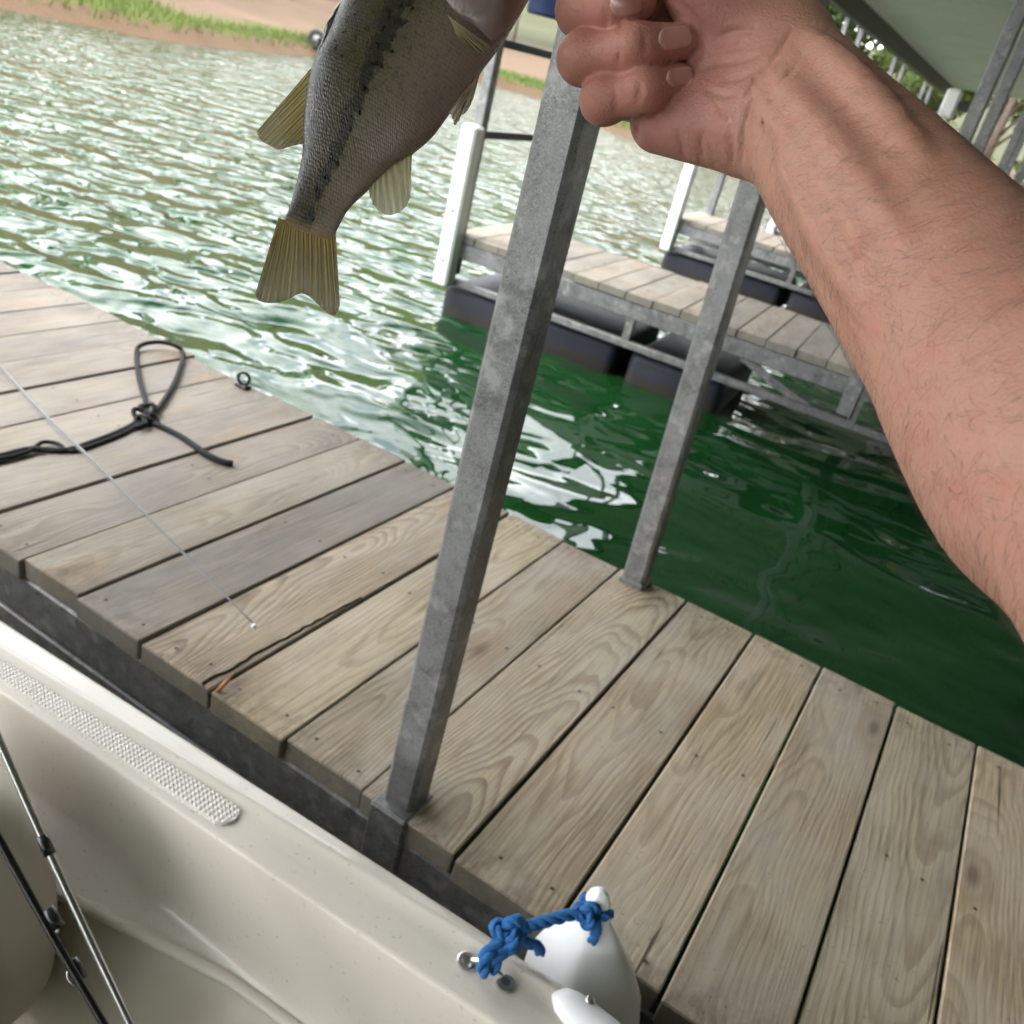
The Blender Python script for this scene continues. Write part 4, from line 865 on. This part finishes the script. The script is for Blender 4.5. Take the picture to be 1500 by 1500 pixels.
def tree_meshes(seed, h, cr_w, leaf, nleaf):
    r = np.random.default_rng(seed); tb = MB(); top = np.array([r.normal(0, .3), r.normal(0, .3), h*.72]); tb.tube([Vector((0, 0, -.3)), Vector(top*.35), Vector(top)], [.26*h/9, .17*h/9, .05], 9)
    cents = []
    for k in range(16):
        a = r.uniform(0, 6.28); z = h*r.uniform(.30, .95); rad = cr_w*math.sqrt(max(.05, 1-((z/h-.55)/.5)**2))*r.uniform(.35, .95); c = np.array([math.cos(a)*rad, math.sin(a)*rad, z]); cents.append((c, r.uniform(.13, .22)*cr_w*1.6))
        st0 = top*(z/h)*.62; tb.tube([Vector(st0), Vector((st0+c)/2+[0, 0, .1]), Vector(c)], [.07*h/9, .045*h/9, .015], 6)
    cents.append((top+[0, 0, h*.15], cr_w*.4))
    P_ = []; 
    for i in range(nleaf):
        c, sg = cents[r.integers(len(cents))]; d = r.normal(0, 1, 3); d /= np.linalg.norm(d); P_.append(c+d*sg*r.uniform(.35, 1.15)**.6*np.array([1.15, 1.15, .75]))
    P_ = np.array(P_); n = len(P_); a = r.normal(0, 1, (n, 3)); a /= np.linalg.norm(a, axis=1)[:, None]; b = np.cross(a, r.normal(0, 1, (n, 3))); b /= np.linalg.norm(b, axis=1)[:, None]; sz = r.uniform(.09, .20, (n, 1))
    vs = np.stack([P_-a*sz, P_+b*sz*.6, P_+a*sz, P_-b*sz*.6], 1).reshape(-1, 3); fs = np.arange(4*n).reshape(-1, 4).tolist()
    return tb.mesh('trunk', BARK), mesh_from('crown', vs, fs, leaf, False)
PROTO = [tree_meshes(1, 8.5, 3.0, LEAFS[0], 5200), tree_meshes(2, 10, 3.4, LEAFS[1], 6000), tree_meshes(3, 6.5, 2.8, LEAFS[2], 4500)]
KL = ['tall mid-green broadleaf tree %s', 'big dark green spreading tree %s', 'low light green bushy tree %s']
TR = [(-23, 2, 1, .85), (-24, 8.5, 0, .95), (-25.5, 13.5, 1, .85), (-27, 18, 2, 1.2), (-29, 23, 1, .9), (-31.5, 28.5, 0, 1.0), (-31, 35, 1, .95), (-39, -6, 1, 1.0), (-36, 2, 0, .9), (-41, 9, 1, 1.1), (-37, 17, 2, 1.1), (-42, 26, 1, 1.0), (-37, 33, 0, 1.0), (-41, 42, 1, 1.15), (-33, 44, 1, .9), (-29, 47, 0, 1.1), (-24, 46, 1, 1.0), (-17, 44, 2, 1.2), (-13, 38, 0, .8), (-8.5, 36, 1, .9), (-5, 33, 2, .8), (-2.2, 31, 0, .75), (.6, 34, 1, .9), (3.5, 30, 2, .9), (7, 33, 0, 1.0), (12, 32, 1, 1.0), (-9.5, 29.5, 2, .55), (-4.2, 27.0, 2, .42), (.2, 26.5, 2, .45), (46, 16, 1, 1.0), (47, 6, 0, 1.1), (48, -4, 1, 1.1), (50, -14, 1, 1.0), (53, -25, 0, 1.1)]  # last group, past the roof, added unseen to darken what the posts reflect
for i, (x, y, k, sc) in enumerate(TR):
    z = float(land_z(shore_dist(np.array([x*1.0]), np.array([y*1.0])), np.array([x*1.0]), np.array([y*1.0]))[0])
    where = 'added out of view past the roof end to block low sky' if x > 40 else 'on the bank beyond the sandy shore' if x < -14 else 'on the bank behind the covered docks'
    t = thing('broadleaf_tree', KL[k] % where, 'tree', (x, y, z), 'trees on the bank'); t.scale = (sc, sc, sc); t.rotation_euler = (0, 0, i*1.7)
    link('trunk', PROTO[k][0], t); link('crown', PROTO[k][1], t)
# grass blades on the bank: one mass
gb_ = MB(); r = np.random.default_rng(21); cx = r.uniform(-21, 8, 60000); cy = r.uniform(3, 33, 60000); uu = shore_dist(cx, cy); wdt = np.where(cy < 14.5, 3.0, np.where(cy < 24, 1.1, 2.4))
kx = (uu > .35) & (uu < wdt) & ((cx < -8) | (cy > 21)); cx, cy, uu = cx[kx][:9000], cy[kx][:9000], uu[kx][:9000]; cz = land_z(uu, cx, cy); n = len(cx)
hh = r.uniform(.08, .26, n); an = r.uniform(0, 6.28, n); le = r.normal(0, .08, (n, 2)); dx_, dy_ = np.cos(an)*.018, np.sin(an)*.018
vs = np.stack([np.stack([cx-dx_, cy-dy_, cz-.02], -1), np.stack([cx+dx_, cy+dy_, cz-.02], -1), np.stack([cx+le[:, 0], cy+le[:, 1], cz+hh], -1)], 1).reshape(-1, 3)
GRASSM = leaf_mat('grass_blade', (.05, .08, .013), (.11, .135, .03))
tag(link('shore_grass', mesh_from('shore_grass', vs, np.arange(3*n).reshape(-1, 3).tolist(), GRASSM, False)), 'bright green grass growing along the lake bank', 'grass', kind='stuff')
# small hand cart left on the shore, one wheel showing
def ground_at(px, py):
    d = ray(px, py); d = d/np.linalg.norm(d)
    p = CAM+d*np.arange(10, 70, .05)[:, None]; hit = p[:, 2] < land_z(shore_dist(p[:, 0], p[:, 1]), p[:, 0], p[:, 1]); return p[np.argmax(hit)]
g0 = ground_at(462, 72); ct = thing('hand_cart', 'small dark hand cart with one wheel showing on the sandy shore', 'cart', tuple(g0)); ct.scale = (1.4, 1.4, 1.4)
fw = np.array([g0[0], g0[1]])/np.hypot(g0[0], g0[1]); sd2 = Vector((fw[1], -fw[0], 0)); fwv = Vector((fw[0], fw[1], 0)); RUB = plain('rubber', (.02, .02, .02), .8); RIM = plain('rim_grey', (.2, .2, .19), .5, .5)
for kk in (0, .42):
    wcen = Vector((0, 0, .16))+fwv*kk; ty = MB().tube([wcen+(sd2*math.cos(t)+Vector((0, 0, 1))*math.sin(t))*.125 for t in np.linspace(0, 6.283, 25)[:-1]], .038, 8, closed=True).build('wheel', RUB, ct)
    MB().tube([wcen-fwv*.025, wcen+fwv*.025], .085, 16).build('rim', RIM, ty)
MB().tube([Vector((0, 0, .16)), Vector((0, 0, .16))+fwv*.42], .015, 8).build('axle', BLACKM, ct)
MB().box((.05, -.02, .14), (.75, .44, .20), .01).build('tray', BLACKM, ct); MB().tube([Vector((.7, .2, .18)), Vector((1.1, .2, .75))], .015, 8).build('handle', BLACKM, ct)
# blue barrel and a thin pole under the trees
g1 = ground_at(796, 24); bb_ = thing('blue_barrel', 'blue barrel standing under the trees above the shore', 'barrel', tuple(g1))
rb = [(0, .27), (.04, .29), (.28, .30), (.30, .315), (.32, .30), (.58, .30), (.60, .315), (.62, .30), (.86, .29), (.9, .27)]
MB().loft([[(rr_*math.cos(a), rr_*math.sin(a), z) for a in np.linspace(0, 6.283, 21)[:-1]] for z, rr_ in rb]).build('drum', plain('blue_plastic', (.010, .016, .05), .45), bb_); bb_.scale = (.6, .6, .6)
MB().tube([(0, 0, .9), (0, 0, .93)], [.28, .26], 20).build('lid', plain('lid_dark', (.03, .03, .05), .5), bb_)
g2 = ground_at(752, 62); po = thing('wooden_pole', 'thin grey wooden pole on the sand above the shore', 'pole', tuple(g2))
MB().tube([(0, 0, -.1), (0, 0, 1.3), (.01, 0, 2.6)], [.08, .075, .07], 10).build('shaft', BARK, po); MB().tube([(.01, 0, 2.6), (.01, 0, 2.68)], [.085, .03], 10).build('cap', BARK, po)
